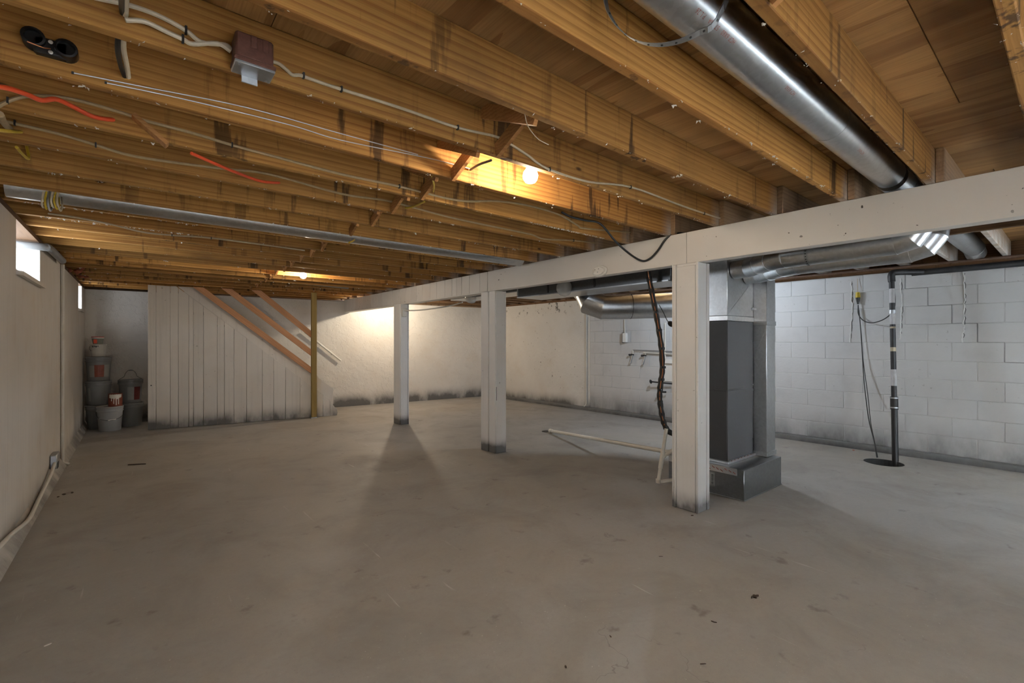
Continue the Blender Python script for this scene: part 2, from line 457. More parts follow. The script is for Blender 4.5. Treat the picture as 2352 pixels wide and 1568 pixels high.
me = bpy.data.meshes.new('floor'); bm.to_mesh(me); bm.free(); me.materials.append(MT['floor'])
floor = struct(link('floor', me), 'worn grey brown concrete slab with pale scuffs and hairline cracks')
pit = thing('sump_pit', 'dark round sump pit sunk in the slab beside the block wall', 'sump pit', (SUMP.x, SUMP.y, 0))
q = M()
for i in range(32):
    a0, a1 = 2 * math.pi * i / 32, 2 * math.pi * (i + 1) / 32
    p0 = SUMP + Vector((SR * math.cos(a0), SR * math.sin(a0), 0)); p1 = SUMP + Vector((SR * math.cos(a1), SR * math.sin(a1), 0))
    dn = Vector((0, 0, -.5)); q.add([p0, p1, p1 + dn, p0 + dn], [(0, 1, 2, 3)])
q.build('pit_liner', MT['pit'], pit)
M().lathe([(.176, -.5), (.176, -.49)], 24, SUMP).build('pit_bottom', MT['pit'], pit)

# long wall with two small windows
WIN = [(4.50, 5.50, 1.79), (8.75, 9.28, 1.775)]
q = M(); TH = .26
def wall_seg(a, b2, z0, z1):
    q.prism([(LX(a), a, z0), (LX(b2), b2, z0), (LX(b2) - TH, b2, z0), (LX(a) - TH, a, z0)], (0, 0, z1 - z0))
wall_seg(Y0 - .2, 4.50, 0, JB - .035); wall_seg(4.50, 5.50, 0, 1.79); wall_seg(5.50, 8.75, 0, JB - .035)
wall_seg(8.75, 9.28, 0, 1.775); wall_seg(9.28, Y1, 0, JB - .035)
struct(q.build('wall_left', MT['wall_l'], sm=False), 'cream painted long basement wall with two small window recesses')
q = M(); q.prism([(LX(Y0), Y0, 0), (LX(Y0) + .05, Y0, 0), (LX(Y0), Y0, .085)], (LX(9.8) - LX(Y0), 9.8 - Y0, 0))
struct(q.build('baseboard_left', MT['wall_l']), 'rough cream mortar cove along the foot of the window wall')
for i, (a, b2, z) in enumerate(WIN):
    wn = bpy.data.objects.new('window_%d' % (i + 1), None); C.objects.link(wn)
    struct(wn, ['recessed basement window with bright white reveal and sloped sill', 'narrow basement window recess beside the storage alcove'][i])
    xa = LX(a)
    M().box(xa - TH, b2, z, LX(b2) - .002, b2 + .012, JB).build('reveal', MT['jamb'], wn).location = (0, -.013, 0)
    M().box(xa - TH, a, z, xa - .004, a + .012, JB).build('reveal', MT['jamb'], wn)
    M().prism([(xa - TH, a, z - .01), (xa + .035, a, z - .04), (xa + .035, a, z - .012), (xa - TH, a, z + .03)], (LX(b2) - xa, b2 - a, 0)).build('sill', MT['wall_l'], wn)
    xf = xa - TH + .012
    for (ya, yb, za, zb) in ((a, a + .04, z, JB), (b2 - .04, b2, z, JB), (a, b2, z, z + .04), (a, b2, JB - .06, JB)):
        M().box(xf - .02, ya, za, xf + .02, yb, zb).build('frame', MT['white'], wn)
    M().box(xf - .052, a + .04, z + .04, xf - .046, b2 - .04, JB - .06).build('pane', MT['glass'], wn)
# far wall
q = M(); q.prism([FA, FB, FB - FN * .2, FA - FN * .2], (0, 0, JB - .03))
struct(q.build('wall_back', MT['wall_f'], sm=False), 'white far wall with flaking paint and a sooty foot')
# wall behind the camera, with a glazed door and a window, both added for fill light
q = M()
for (xa, xb, za, zb) in ((-1, -.4, 0, JB), (-.4, 2.3, 2.03, JB), (2.3, 4.35, 0, JB), (4.35, 6.35, 0, .45), (4.35, 6.35, 1.95, JB), (6.35, 7.4, 0, JB)):
    q.box(xa, Y0 - .2, za, xb, Y0, zb)
struct(q.build('wall_front', MT['wall_l'], sm=False), 'cream end wall behind the viewer')
dr = bpy.data.objects.new('added_door_1', None); C.objects.link(dr); struct(dr, 'unseen glazed door added to the end wall for light')
for xa, xb in ((-.4, -.33), (.91, .99), (2.23, 2.3)): M().box(xa, Y0 - .15, 0, xb, Y0 - .09, 2.03).build('frame', MT['white'], dr)
for xa, xb in ((-.33, .91), (.99, 2.23)): M().box(xa, Y0 - .13, .02, xb, Y0 - .12, 2.02).build('pane', MT['glass'], dr)
wn = bpy.data.objects.new('window_3', None); C.objects.link(wn); struct(wn, 'unseen window added to the end wall for light')
for (xa, xb, za, zb) in ((4.35, 4.41, .45, 1.95), (6.29, 6.35, .45, 1.95), (4.35, 6.35, .45, .51), (4.35, 6.35, 1.89, 1.95)): M().box(xa, Y0 - .15, za, xb, Y0 - .09, zb).build('frame', MT['white'], wn)
M().box(4.41, Y0 - .13, .51, 6.29, Y0 - .12, 1.89).build('pane', MT['glass'], wn)

# block wall: parged near the corner, bare painted blocks beyond
q = M()
S_BARE = 2.52
q.prism([RWp(-.9, 0), RWp(S_BARE, 0), RWp(S_BARE, 0, -.2), RWp(-.9, 0, -.2)], (0, 0, 2.12))
q.prism([RWp(9.35, 0), RWp(12.0, 0), RWp(12.0, 0, -.2), RWp(9.35, 0, -.2)], (0, 0, 2.12))
wr = struct(q.build('wall_right', MT['wall_r'], sm=False), 'white painted concrete block wall, parged towards the far corner')
q = M(); q.prism([RWp(S_BARE, 0, -.0040), RWp(9.35, 0, -.0040), RWp(9.35, 0, -.2), RWp(S_BARE, 0, -.2)], (0, 0, 2.12))
q.build('mortar_bed', MT['mortar'], wr, sm=False)
BL, CH, Z0B = .394, .2052, .068
bmesh_ = M().box(-BL / 2 + .0023, 0, .0018, BL / 2 - .0023, .10, CH - .0018).mesh('concrete_block', MT['block'], .0036, True)
half = M().box(-BL / 4 + .0023, 0, .0018, BL / 4 - .0023, .10, CH - .0018).mesh('concrete_block', MT['block'], .0036, True)
ang = math.atan2(RD.y, RD.x)
for row in range(10):
    ph = 7.365 if row % 2 == 0 else 7.563
    k0 = math.ceil((S_BARE - ph) / BL)
    js = [ph + BL * i for i in range(k0, 30) if ph + BL * i < 9.36]
    js = [S_BARE] + [j for j in js if j - S_BARE > .02]
    for a, b2 in zip(js, js[1:]):
        wdt = b2 - a
        if wdt > BL * .9: mm = bmesh_
        else: mm = M().box(-wdt / 2 + .0023, 0, .0018, wdt / 2 - .0023, .10, CH - .0018).mesh('concrete_block', MT['block'], .0036, True)
        o = link('concrete_block', mm, wr)
        o.location = RWp((a + b2) / 2, Z0B + row * CH, random.uniform(-.0008, .0008))
        o.rotation_euler = (0, 0, ang)          # local +X runs with the wall, local +Y points away from the room
# caulked cracks and the stepped crack
def wallpath(name, pts, r, mat, jit=0, n=5):
    P = []
    for i in range(len(pts) - 1):
        (s0, z0), (s1, z1) = pts[i], pts[i + 1]
        L = math.hypot(s1 - s0, z1 - z0); k = max(1, int(L / .03)) if jit else 1
        for j in range(k): P.append((s0 + (s1 - s0) * j / k + random.uniform(-jit, jit), z0 + (z1 - z0) * j / k))
    P.append(pts[-1])
    return M().tube([RWp(s_, z_, .001) for s_, z_ in P], r, n).build(name, mat, wr)
MT['caulk'] = plain('caulk_white', (.70, .70, .69), .5, 0, .15, 60)
MT['crackdark'] = plain('crack_dark', (.10, .10, .10), .8)
for s_, za, zb, sl in ((5.62, 2.07, 1.35, .01), (6.652, 2.05, 1.30, 0), (7.127, 2.04, 1.33, 0), (7.652, 2.06, 1.30, .0)):
    wallpath('caulk_seam', [(s_, za), (s_ + .012, (za + zb) / 2 + .1), (s_ - .006, zb)], .0075, MT['caulk'], .008, 6)
    wallpath('hairline_crack', [(s_ + .008, za - .02), (s_ + .018, (za + zb) / 2), (s_ + .002, zb + .05)], .0026, MT['crackdark'], .008, 4)
zr = lambda n: Z0B + CH * n
wallpath('stepped_crack', [(7.169, 2.10), (7.169, zr(9)), (7.365, zr(9)), (7.365, zr(8)), (7.563, zr(8)), (7.563, zr(7)), (7.759, zr(7)), (7.759, zr(6)), (7.957, zr(6)), (7.957, zr(5)), (8.35, zr(5))], .0016, MT['crackdark'])
q = M(); q.prism([RWp(-.5, 0, 0), RWp(-.5, 0, .055), RWp(-.5, .058, .045), RWp(-.5, .068, 0)], RD * 12.3)
struct(q.build('baseboard_right', MT['ledge']), 'grimy concrete footing ledge at the foot of the block wall')
# plates on the walls and the rims
q = M(); q.prism([RWp(-.9, 2.12, .0), RWp(12, 2.12, .0), RWp(12, 2.12, -.16), RWp(-.9, 2.12, -.16)], (0, 0, .038))
struct(q.build('trim_1', MT['rim']), 'dark sill plate on top of the block wall')
q = M()
q.prism([(LX(Y0) - .0, Y0, JB - .035), (LX(Y1), Y1, JB - .035), (LX(Y1) - .2, Y1, JB - .035), (LX(Y0) - .2, Y0, JB - .035)], (0, 0, .035))
struct(q.build('trim_2', MT['rim']), 'dark sill plate on top of the window wall')
q = M(); q.box(-.84, Y0 - .2, JB, -.80, Y1 + .2, JT); struct(q.build('trim_3', MT['rim']), 'rim board above the window wall')
q = M(); q.box(7.02, Y0 - .2, JB, 7.06, Y1 + .2, JT); struct(q.build('trim_4', MT['rim']), 'rim board above the block wall')
q = M(); q.box(-1, 9.90, JB - .03, 7.4, 9.94, JT); struct(q.build('trim_5', MT['rim']), 'rim board above the far wall')
q = M(); q.box(-1, Y0 - .2, JB, 7.4, Y0 - .15, JT); struct(q.build('trim_6', MT['rim']), 'rim board above the end wall')

# subfloor sheets
ceil_ = struct(M().box(-1.0, Y0 - .2, JT + .022, 7.4, Y1 + .2, JT + .06).build('ceiling', MT['rim']), 'plywood subfloor seen between the joists')
shm = M().box(.0008, .0008, 0, 1.218, 2.436, .02).mesh('plywood_sheet', MT['ply'], 0, False)
xs = [-.86 - 1.2192 * 0 + 1.2192 * i for i in range(7)]
for i, x in enumerate(xs):
    yy = Y0 - .3 - (1.22 if i % 2 else 0)
    while yy < Y1 + .2:
        o = link('plywood_sheet', shm, ceil_, (x, yy, JT + random.uniform(0, .0015))); yy += 2.4384

# ------------------------------------------------------------------ joists
JY = lambda k: .502 + .397 * k
K0, K1 = -5, 23
jm = M().box(0, 0, 0, 4.24, .038, JT - JB).mesh('floor_joist', MT['joist'], .004, True)
jm2 = M().box(0, 0, 0, 3.69, .038, JT - JB).mesh('floor_joist', MT['joist_pale'], .004, True)
jm3 = M().box(0, 0, 0, 3.69, .038, JT - JB).mesh('floor_joist', MT['joist_spray'], .004, True)
n1 = 0
for k in range(K0, K1 + 1):
    y = JY(k)
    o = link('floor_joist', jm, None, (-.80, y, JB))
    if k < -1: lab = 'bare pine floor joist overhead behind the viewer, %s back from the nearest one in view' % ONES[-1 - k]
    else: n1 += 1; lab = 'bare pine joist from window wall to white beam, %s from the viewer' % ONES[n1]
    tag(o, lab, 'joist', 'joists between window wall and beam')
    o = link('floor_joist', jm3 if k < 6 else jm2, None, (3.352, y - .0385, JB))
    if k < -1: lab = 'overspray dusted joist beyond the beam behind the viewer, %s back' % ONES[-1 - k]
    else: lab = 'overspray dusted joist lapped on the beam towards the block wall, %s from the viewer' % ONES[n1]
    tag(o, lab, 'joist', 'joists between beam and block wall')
# cross bridging
bmA = M().bar((0, .0, .012), (0, .359, JT - JB - .012), .062, .019, (1, 0, 0)).mesh('cross_brace', MT['brace'])
bmB = M().bar((0, .0, JT - JB - .012), (0, .359, .012), .062, .019, (1, 0, 0)).mesh('cross_brace', MT['brace'])
for k in [-1] + [i for i in range(2, 20) if i != 8]:
    for nm, mm, dx in (('rising', bmA, 0), ('falling', bmB, .07)):
        o = link('cross_brace', mm, None, (1.20 + dx + random.uniform(-.02, .02) + .012 * k, JY(k) + .038, JB))
        o.rotation_euler = (0, 0, 0)
        tag(o, 'thin wooden bridging strip %s away from the viewer in the %s joist bay' % (nm, ONES[k + 2]), 'brace', 'diagonal bridging between the joists')
sc_ = M().bar(onY(306, 266, 2.462), onY(384, 334, 2.462), .016, .055, (0, 1, 0)).build('wood_scrap', MT['brace'])
tag(sc_, 'loose reddish wood scrap leaning against a joist near the orange cable', 'wood scrap')

# ------------------------------------------------------------------ beam and posts
bx0, bx1, bz0 = 3.35, 3.47, 1.914
bt = thing('support_beam', 'long white painted timber beam carrying the joists', 'beam', (3.41, 1.0, bz0)); bt['kind'] = 'thing'
q = M().box(bx0 + .012, Y0, bz0 + .004, bx1, 9.42, JB); q.build('core', MT['beam'], bt, .002)
M().box(bx0, Y0, bz0, bx0 + .02, 1.9485, JB - .0015).build('face_board', MT['beam'], bt, .0025)
M().box(bx0, 1.9505, bz0, bx0 + .02, 4.56, JB - .0015).build('face_board', MT['beam'], bt, .0025)
ys = [4.566, 4.723, 4.951, 5.132, 5.257, 5.367, 5.549, 5.773, 5.958, 6.19, 6.375, 6.55, 6.73]
while ys[-1] < 9.3: ys.append(ys[-1] + random.choice((.14, .17, .2)))
ys.append(9.41)
for a, b2 in zip(ys, ys[1:]):
    M().box(bx0 - .003 - random.uniform(0, .002), a + .0022, bz0 + .006, bx0 + .02, b2 - .0022, JB - .003).build('plank', MT['beam'], bt, .003)
M().box(bx0 - .006, 4.56, bz0 - .008, bx1 + .004, 9.40, bz0 + .006).build('bottom_strip', MT['beam'], bt, .002)

def post(label, x0, x1, y0, y1, ztop, style):
    t = thing('support_post', label, 'post', ((x0 + x1) / 2, (y0 + y1) / 2, 0), 'white posts under the beam')
    M().box(x0 + .014, y0 + .014, 0, x1 - .004, y1 - .010, ztop).build('core', MT['post'], t, .004)
    if style == 1:      # boxed with trim strips
        M().box(x0, y0 + .022, .004, x0 + .016, y1 - .040, ztop - .022).build('face_board', MT['post'], t, .003)
        M().box(x0 - .004, y1 - .038, 0, x0 + .02, y1 - .018, ztop - .004).build('trim_strip', MT['post'], t, .003)
        M().box(x0 + .002, y1 - .016, 0, x0 + .03, y1, ztop).build('trim_strip', MT['post'], t, .003)
        M().box(x0 + .002, y0, 0, x0 + .022, y0 + .020, ztop).build('trim_strip', MT['post'], t, .003)
        M().box(x0 + .024, y0 + .005, .0, x1 - .04, y0 + .018, ztop).build('side_board', MT['post'], t, .003)
        M().box(x1 - .037, y0, 0, x1, y0 + .02, ztop).build('trim_strip', MT['post'], t, .003)
    elif style == 2:    # two studs with an open joint and a narrow cover strip
        ym = y0 + (y1 - y0) * .47
        M().box(x0 - .004, ym + .008, 0, x0 + .05, y1, ztop).build('face_board', MT['post'], t, .005)
        M().box(x0, y0 + .012, 0, x0 + .05, ym - .004, ztop).build('face_board', MT['post'], t, .005)
        M().box(x0 + .012, y0, .002, x1 - .016, y0 + .02, ztop - .004).build('side_board', MT['post'], t, .004)
        M().box(x1 - .013, y0 + .004, 0, x1, y0 + .03, ztop).build('trim_strip', MT['post'], t, .003)
        M().box(x0 + .0105, y0 - .0012, .62, x0 + .014, y0 + .003, .78).build('slot', MT['inkblack'], t)
    else:
        M().box(x0, y0 + .012, 0, x0 + .05, y1, ztop).build('face_board', MT['post'], t, .004)
        M().box(x0 + .012, y0, 0, x1 - .022, y0 + .02, ztop).build('side_board', MT['post'], t, .004)
        M().box(x1 - .018, y0 + .003, 0, x1, y0 + .03, ztop).build('trim_strip', MT['post'], t, .003)
        M().box(x0 + .03, y0 - .028, ztop - .20, x0 + .10, y0 - .0005, ztop - .06).build('switch_box', MT['conduit'], t, .004)
    return t
post('near boxed white post with trim strips beside the furnace', 3.325, 3.50, 1.842, 2.062, bz0 - .001, 1)
post('middle white post of two studs with an open vertical joint', 3.295, 3.455, 4.33, 4.62, bz0 - .009, 2)
post('farthest white post with a painted switch box near its top', 3.285, 3.44, 6.80, 7.03, bz0 - .009, 3)
q = M().tube(smooth([(3.345, 6.768, 1.80), (3.55, 6.6, 1.81), (3.83, 6.30, 1.86), (3.86, 5.9, 1.90)], 5), .010, 8).build('thin_pipe', MT['conduit'])
tag(q, 'thin painted pipe running from the farthest post to the duct trunk', 'pipe')
# oval detector on the beam
sd = thing('smoke_detector', 'white oval detector mounted on the beam beside the near post', 'detector', (3.35, 2.81, 1.955))
rot = Matrix.Rotation(R(-90), 3, 'Y') @ Matrix.Diagonal((.62, 1.0, 1.0))
M().lathe([(.085, 0), (.086, .012), (.078, .02)], 32, (3.3485, 2.81, 1.955), rot).build('base', MT['white'], sd)
M().lathe([(.066, .02), (.066, .032), (.058, .038), (.01, .039)], 32, (3.3485, 2.81, 1.955), rot).build('cover', MT['white'], sd)
for dy, dz in ((.03, .012), (.0, -.012), (-.012, .016)):
    M().box(3.3078, 2.81 + dy - .004, 1.955 + dz - .002, 3.3105, 2.81 + dy + .004, 1.955 + dz + .003).build('slot', MT['inkblack'], sd)

# ------------------------------------------------------------------ stair enclosure
SA_, SB_ = Vector((.197, 8.774, 0)), Vector((2.433, 8.468, 0))
SDv = (SB_ - SA_).normalized(); SNv = Vector((SDv.y, -SDv.x, 0))      # towards the room
def SP(s, z, off=0.): return SA_ + SDv * s + SNv * off + Vector((0, 0, z))
stp = thing('stair_enclosure', 'white vertical board enclosure under the basement stairs with slanted top', 'stair', tuple(SA_))
def ztop(s): return min(JB - .004, 2.157 - (s - .344) * (2.157 - .568) / (2.229 - .344)) if s > .344 else JB - .004
pl = [0., .099, .27, .37, .502, .559, .69, .871, .968, 1.097, 1.275, 1.499, 1.666, 1.847, 2.07, 2.256, 2.44, 2.56, 2.688]
for a, b2 in zip(pl, pl[1:]):
    pr = random.uniform(0, .007); a2, b3 = a + .0024, b2 - .0024
    def zt(s): return max(ztop(s), .125) if s < 2.56 else max(.06, min(ztop(s), .33 - (s - 2.45) * .55))
    pts = [(a2, .003)] + [(b3, .003), (b3, zt(b3) - random.uniform(0, .006))]
    if a2 < .344 < b3: pts.append((.344, JB - .004))
    pts.append((a2, zt(a2) - random.uniform(0, .006)))
    if b2 > 2.6: pts = [(a2, .003), (b3 - .01, .003), (b3, .05), (b3 - .015, .125), (b3 - .05, .15), (a2, zt(a2))]
    M().prism([SP(s_, z_, pr) for s_, z_ in pts], -SNv * .019).build('plank', MT['stairpaint'], stp, .0018)
# stringers and treads behind the boards
for off, nm in ((-.03, 'stringer'), (-.90, 'stringer')):
    M().prism([SP(.36, JB - .005, off), SP(.62, JB - .005, off), SP(2.62, .47, off), SP(2.62, .20, off)], -SNv * .035).build(nm, MT['stairpaint'], stp)
for i in range(9):
    s_ = 2.50 - i * .235; z_ = .19 + i * .198
    M().prism([SP(s_ - .12, z_, -.07), SP(s_ + .12, z_, -.07), SP(s_ + .12, z_, -.89), SP(s_ - .12, z_, -.89)], (0, 0, .03)).build('tread', MT['stairpaint'], stp)
M().lathe([(.008, 0), (.009, .004), (.004, .006)], 10, SP(.04, .66, .004), Matrix.Rotation(R(90), 3, 'X')).build('bolt_head', MT['iron'], stp)
np_ = M().prism([SP(2.24, 0.012, .0245), SP(2.325, .012, .0245), SP(2.325, .012, .1095), SP(2.24, .012, .1095)], (0, 0, JB - .014)).build('newel_post', MT['treated'], None, .004)
tag(np_, 'greenish treated lumber post standing at the stair enclosure', 'post')
M().prism([SP(2.236, 0.0, .020), SP(2.329, .0, .020), SP(2.329, .0, .114), SP(2.236, .0, .114)], (0, 0, .012)).build('post_shoe', MT['steel'], np_)
RAIL = [((.619, 2.155), (2.238, .80)), ((.994, 2.155), (2.238, 1.104)), ((1.41, 2.15), (2.238, 1.421))]
for i, ((s0, z0), (s1, z1)) in enumerate(RAIL):
    d = Vector((s1 - s0, z1 - z0)).normalized(); hv = .089 / 2; nx, nz = -d.y * hv, d.x * hv
    zc0, zc1 = z0, z1 + .02
    pts = []
    P0, P1 = Vector((s0, zc0)), Vector((s1, zc1))
    sl = (P1.y - P0.y) / (P1.x - P0.x); vh = .089 / math.cos(math.atan(sl)) / 2
    poly = [(s1, zc1 + vh), (s1, zc1 - vh)]
    sb = s0 + (JB - .008 - (zc0 - vh)) / sl; st_ = s0 + (JB - .008 - (zc0 + vh)) / sl
    poly += [(sb, JB - .008), (st_, JB - .008)]
    o = M().prism([SP(a, z, .036) for a, z in poly], -SNv * -.038)
    # local frame along the board so the grain follows it
    bo = o.build('stair_rail', MT['rail'], None, .003)
    mid = SP((s0 + s1) / 2, (z0 + z1) / 2, .05)
    ex = (SP(s1, zc1) - SP(s0, zc0)).normalized(); ey = SNv * 1.0; ez = ex.cross(ey).normalized()
    mt = Matrix((ex, ey, ez)).transposed().to_4x4(); mt.translation = mid
    bo.data.transform(mt.inverted()); bo.matrix_world = mt
    tag(bo, 'slanted new fir rail board, %s of three nailed to the stair post' % ['lowest', 'middle', 'uppermost'][i], 'rail', 'slanted stair rail boards')
hr = thing('handrail', 'white round handrail fixed to the flaking wall beside the stairs', 'handrail', tuple(FW(735, 790, .06)))
pA, pB = FW(700, 762, .06), FW(783, 828, .06)
M().tube([pA, pB], .019, 12).build('rail', MT['white'], hr)
for t_ in (.25, .75):
    p = pA.lerp(pB, t_); M().tube([p, p - FN * .058 - Vector((0, 0, .02))], .008, 8).build('bracket', MT['steel'], hr)

# ------------------------------------------------------------------ lamps
def lamp(nm, loc, power, label, col=None):
    x, y, z = loc
    t = thing('bulb_lamp', label, 'lamp', (x, y, z + .05), 'bare ceiling bulbs')
    me_ = MT['bulb'].copy(); me_.name = 'lit_bulb_' + nm
    me_.node_tree.nodes['Principled BSDF'].inputs['Emission Strength'].default_value = power / (math.pi * .0145)
    if col: me_.node_tree.nodes['Principled BSDF'].inputs['Emission Color'].default_value = (*col, 1)
    M().lathe([(.012, -.038), (.026, -.032), (.037, -.016), (.040, 0), (.035, .018), (.022, .036), (.014, .05)], 14, loc).build('bulb', me_, t)
    M().lathe([(.020, .05), (.028, .055), (.052, .075), (.056, .085), (.056, .094), (.02, .095)], 24, loc).build('lampholder', MT['porcelain'], t)
    M().lathe([(.05, .096), (.05, JT - z - .002)], 8, loc).build('ceiling_box', MT['steel'], t)
    return t
lamp('near', (1.605, 1.812, 2.163), BULB['near'], 'lit bare bulb in the fifth joist bay, large and glaring')
lamp('far', (1.70, 6.275, 2.150), BULB['far'], 'small lit bare bulb far back near the stairs')
lamp('hidden', (4.07, 8.45, 2.12), BULB['hidden'], 'lit bare bulb hidden behind the beam near the farthest post')
lamp('cool', (5.6, 3.3, 2.10), BULB['cool'], 'cool white lit bulb hidden behind the near post and the furnace', (.76, .88, 1.0))

# ------------------------------------------------------------------ furnace
fx0, fx1, fy0, fy1 = 3.97, 4.47, 1.93, 2.40
fn = thing('furnace', 'dark grey upright furnace on a galvanised base beside the near post', 'furnace', (4.2, 2.1, 0))
M().box(3.868, 1.742, .003, 4.607, 2.432, .256).build('base_plenum', MT['galv_mid'], fn, .004)
M().box(3.866, 1.74, .003, 4.609, 2.434, .010).build('base_flange', MT['galv'], fn)
M().box(fx0, fy0, .262, fx1, fy1, .884).build('lower_cabinet', MT['cab'], fn, .005)
M().box(fx0, fy0, .888, fx1, fy1, 1.488).build('upper_cabinet', MT['cab'], fn, .005)
for zz in (.884,): M().box(fx0 + .004, fy0 + .004, zz - .002, fx1 - .004, fy1 - .004, zz + .006).build('seam_strip', MT['cab2'], fn)
M().box(fx0 + .004, fy0 - .003, .262, fx0 + .010, fy0 + .004, 1.488).build('corner_seam', MT['cab2'], fn)
M().box(fx0 - .004, fy0 - .004, 1.488, fx1 + .004, fy1 + .004, 1.532).build('foil_tape', MT['foil'], fn, .003)
M().box(fx0 - .022, fy0 - .022, .256, fx1 + .012, fy1 + .012, .278).build('foil_tape', MT['foil'], fn, .003)
q = M(); q.prism([(fx0, fy0, 1.532), (fx1, fy0, 1.532), (fx1, fy1, 1.532), (fx0, fy1, 1.532)], (0, 0, 2.05 - 1.532))
q.build('supply_plenum', MT['galv'], fn, .003)
# crimped cross break on the plenum front, screws
M().bar((fx0 + .02, fy0 - .0008, 1.55), (fx1 - .02, fy0 - .0008, 1.86), .0045, .002, (0, 1, 0)).build('cross_break', MT['galv'], fn)
M().box(4.475, 1.815, .256, 4.662, 2.30, 2.12).build('return_duct', MT['galv'], fn, .004)
M().box(4.469, 1.809, 1.455, 4.668, 2.31, 1.495).build('drive_cleat', MT['galv'], fn, .002)
M().box(4.469, 1.807, .258, 4.668, 2.31, .300).build('duct_collar', MT['galv'], fn, .002)
M().prism([(4.474, 1.83, 1.40), (4.474, 1.93, 1.15), (4.474, 1.93, 1.40)], (-.004, 0, 0)).build('gusset', MT['galv'], fn)
M().box(4.42, 1.905, 1.595, 4.52, 1.93, 1.617).build('hanger_clip', MT['galv'], fn, .002)
for z_ in (.42, .70, .86, .91, .99, 1.30):
    M().lathe([(.006, 0), (.006, .003), (.003, .005)], 8, (fx1 - .012, fy0, z_), Matrix.Rotation(R(90), 3, 'X')).build('screw', MT['galv'], fn)
lb = M().box(3.865, 1.99, .07, 3.8675, 2.13, .185).build('sticker', MT['label_white'], fn)
for i in range(13):
    z_ = .085 + i * .0068
    M().box(3.8638, 2.0, z_, 3.8655, 2.018, z_ + random.uniform(.002, .0052)).build('barcode_bar', MT['inkblack'], lb)
for z_, wd in ((.163, .05), (.150, .035), (.128, .045)):
    M().box(3.8638, 2.045, z_, 3.8655, 2.045 + wd, z_ + .006).build('text_line', MT['inkblack'], lb)
tp = M().box(3.8655, 1.80, .200, 3.8685, 2.43, .256).build('printed_tape', MT['foil'], fn)
for i in range(16):
    y_ = 1.81 + i * .036
    M().bar((3.8648, y_, .212 + (i % 3) * .008), (3.8648, y_ + .022, .226 + (i % 3) * .008), .0016, .006, (0, 0, 1)).build('print_mark', MT['ink'], tp)
for i in range(7):
    x_ = 4.0 + i * .062
    M().bar((x_, 1.9075, .2785), (x_ + .026, 1.922, .2785), .006, .0014).build('print_mark', MT['ink'], tp)

def duct(name, label, pts, r, n=28, cat='duct', group=None, seams=(), mat='galv', bands=True):
    t = thing(name, label, cat, tuple(pts[0]), group)
    pp = M().gored(pts, r, n).build('pipe', MT[mat], t)
    P = [Vector(p) for p in pts]
    if bands:
        for i in range(1, len(P) - 1):
            if (P[i] - P[i - 1]).angle(P[i + 1] - P[i]) > .05:
                d = ((P[i] - P[i - 1]).normalized() + (P[i + 1] - P[i]).normalized()).normalized()
                M().tube([P[i] - d * .004, P[i] + d * .004], r * 1.045, n).build('elbow_bead', MT[mat], pp)
    for (a, b2) in seams:
        a, b2 = Vector(a), Vector(b2); M().tube([a, b2], r * 1.025, n).build('joint_band', MT[mat], pp)
    return t
# supply run in the second joist bay (both sides of the beam)
DY, DZ, DR = .70, 2.262, .077
d1 = duct('round_duct', 'bright galvanised round duct hung in the bay above the viewer', [(-.70, DY, DZ), (3.36, DY, DZ)], DR, seams=[((2.36, DY, DZ), (2.385, DY, DZ)), ((.85, DY, DZ), (.865, DY, DZ))], group='round ducts in the joist bays')
def cyl_text(txt, x0, ydir, theta, size, parent):
    cu = bpy.data.curves.new('print', 'FONT'); cu.body = txt; cu.size = size; cu.space_character = 1.25
    to = bpy.data.objects.new('print', cu); C.objects.link(to)
    dg = bpy.context.evaluated_depsgraph_get()
    me = bpy.data.meshes.new_from_object(to.evaluated_get(dg)); bpy.data.objects.remove(to)
    for v in me.vertices:
        x, y = v.co.x, v.co.y; th = theta + ydir * y / DR
        v.co = (x0 - x * .8, DY + (DR + .0012) * math.cos(th), DZ + (DR + .0012) * math.sin(th))
    me.materials.clear(); me.materials.append(MT['ink'])
    return link('printed_text', me, parent)
dpipe = [o for o in d1.children if o.name.startswith('pipe')][0]
cyl_text('HCP 6X60   STDGA   P.L.26', 1.40, 1, R(233), .0185, dpipe)
cyl_text('HCP 6X60', 1.86, 1, R(233), .0185, dpipe)
cyl_text('HCP 6X60', 2.70, 1, R(233), .0185, dpipe)
# perforated hanger strap
hs = thing('hanger_strap', 'perforated steel strap hanging the round duct from a joist', 'strap', (1.20, DY, JB))
pts = [(1.00, .895, 2.28)] + [(1.0 + .19 * i / 8, DY + .135 * math.cos(R(10 - 18 * i)), DZ - .02 + .135 * math.sin(R(10 - 18 * i))) for i in range(9)] + [(1.26, .56, 2.33)]
P = smooth(pts, 4)
q = M()
for a, b2 in zip(P, P[1:]):
    if (b2 - a).length > 1e-5:
        q.bar(a, b2, .020, .0016, Vector((0, 1, 0)).cross(b2 - a).cross(b2 - a) if False else (0, DY - (a.y + b2.y) / 2, DZ - (a.z + b2.z) / 2))
hb = q.build('band', MT['steel'], hs)
for i in range(3, len(P) - 3, 3):
    a = P[i]; nrm = (a - Vector((a.x, DY, DZ))).normalized()
    M().tube([a - nrm * .0022, a + nrm * .0022], .0032, 8).build('hole', MT['inkblack'], hb)
duct('round_duct', 'galvanised round duct continuing beyond the beam towards the block wall', [(4.27, DY - .02, 2.235), (6.45, DY - .02, 2.235), (6.62, DY - .02, 2.20)], DR + .004, group='round ducts in the joist bays')
duct('round_duct', 'long dull galvanised duct in a far bay, ending at the beam', [(-.55, 3.885, 2.208), (3.29, 3.885, 2.208)], .077, seams=[((.92, 3.885, 2.208), (.94, 3.885, 2.208))], group='round ducts in the joist bays')
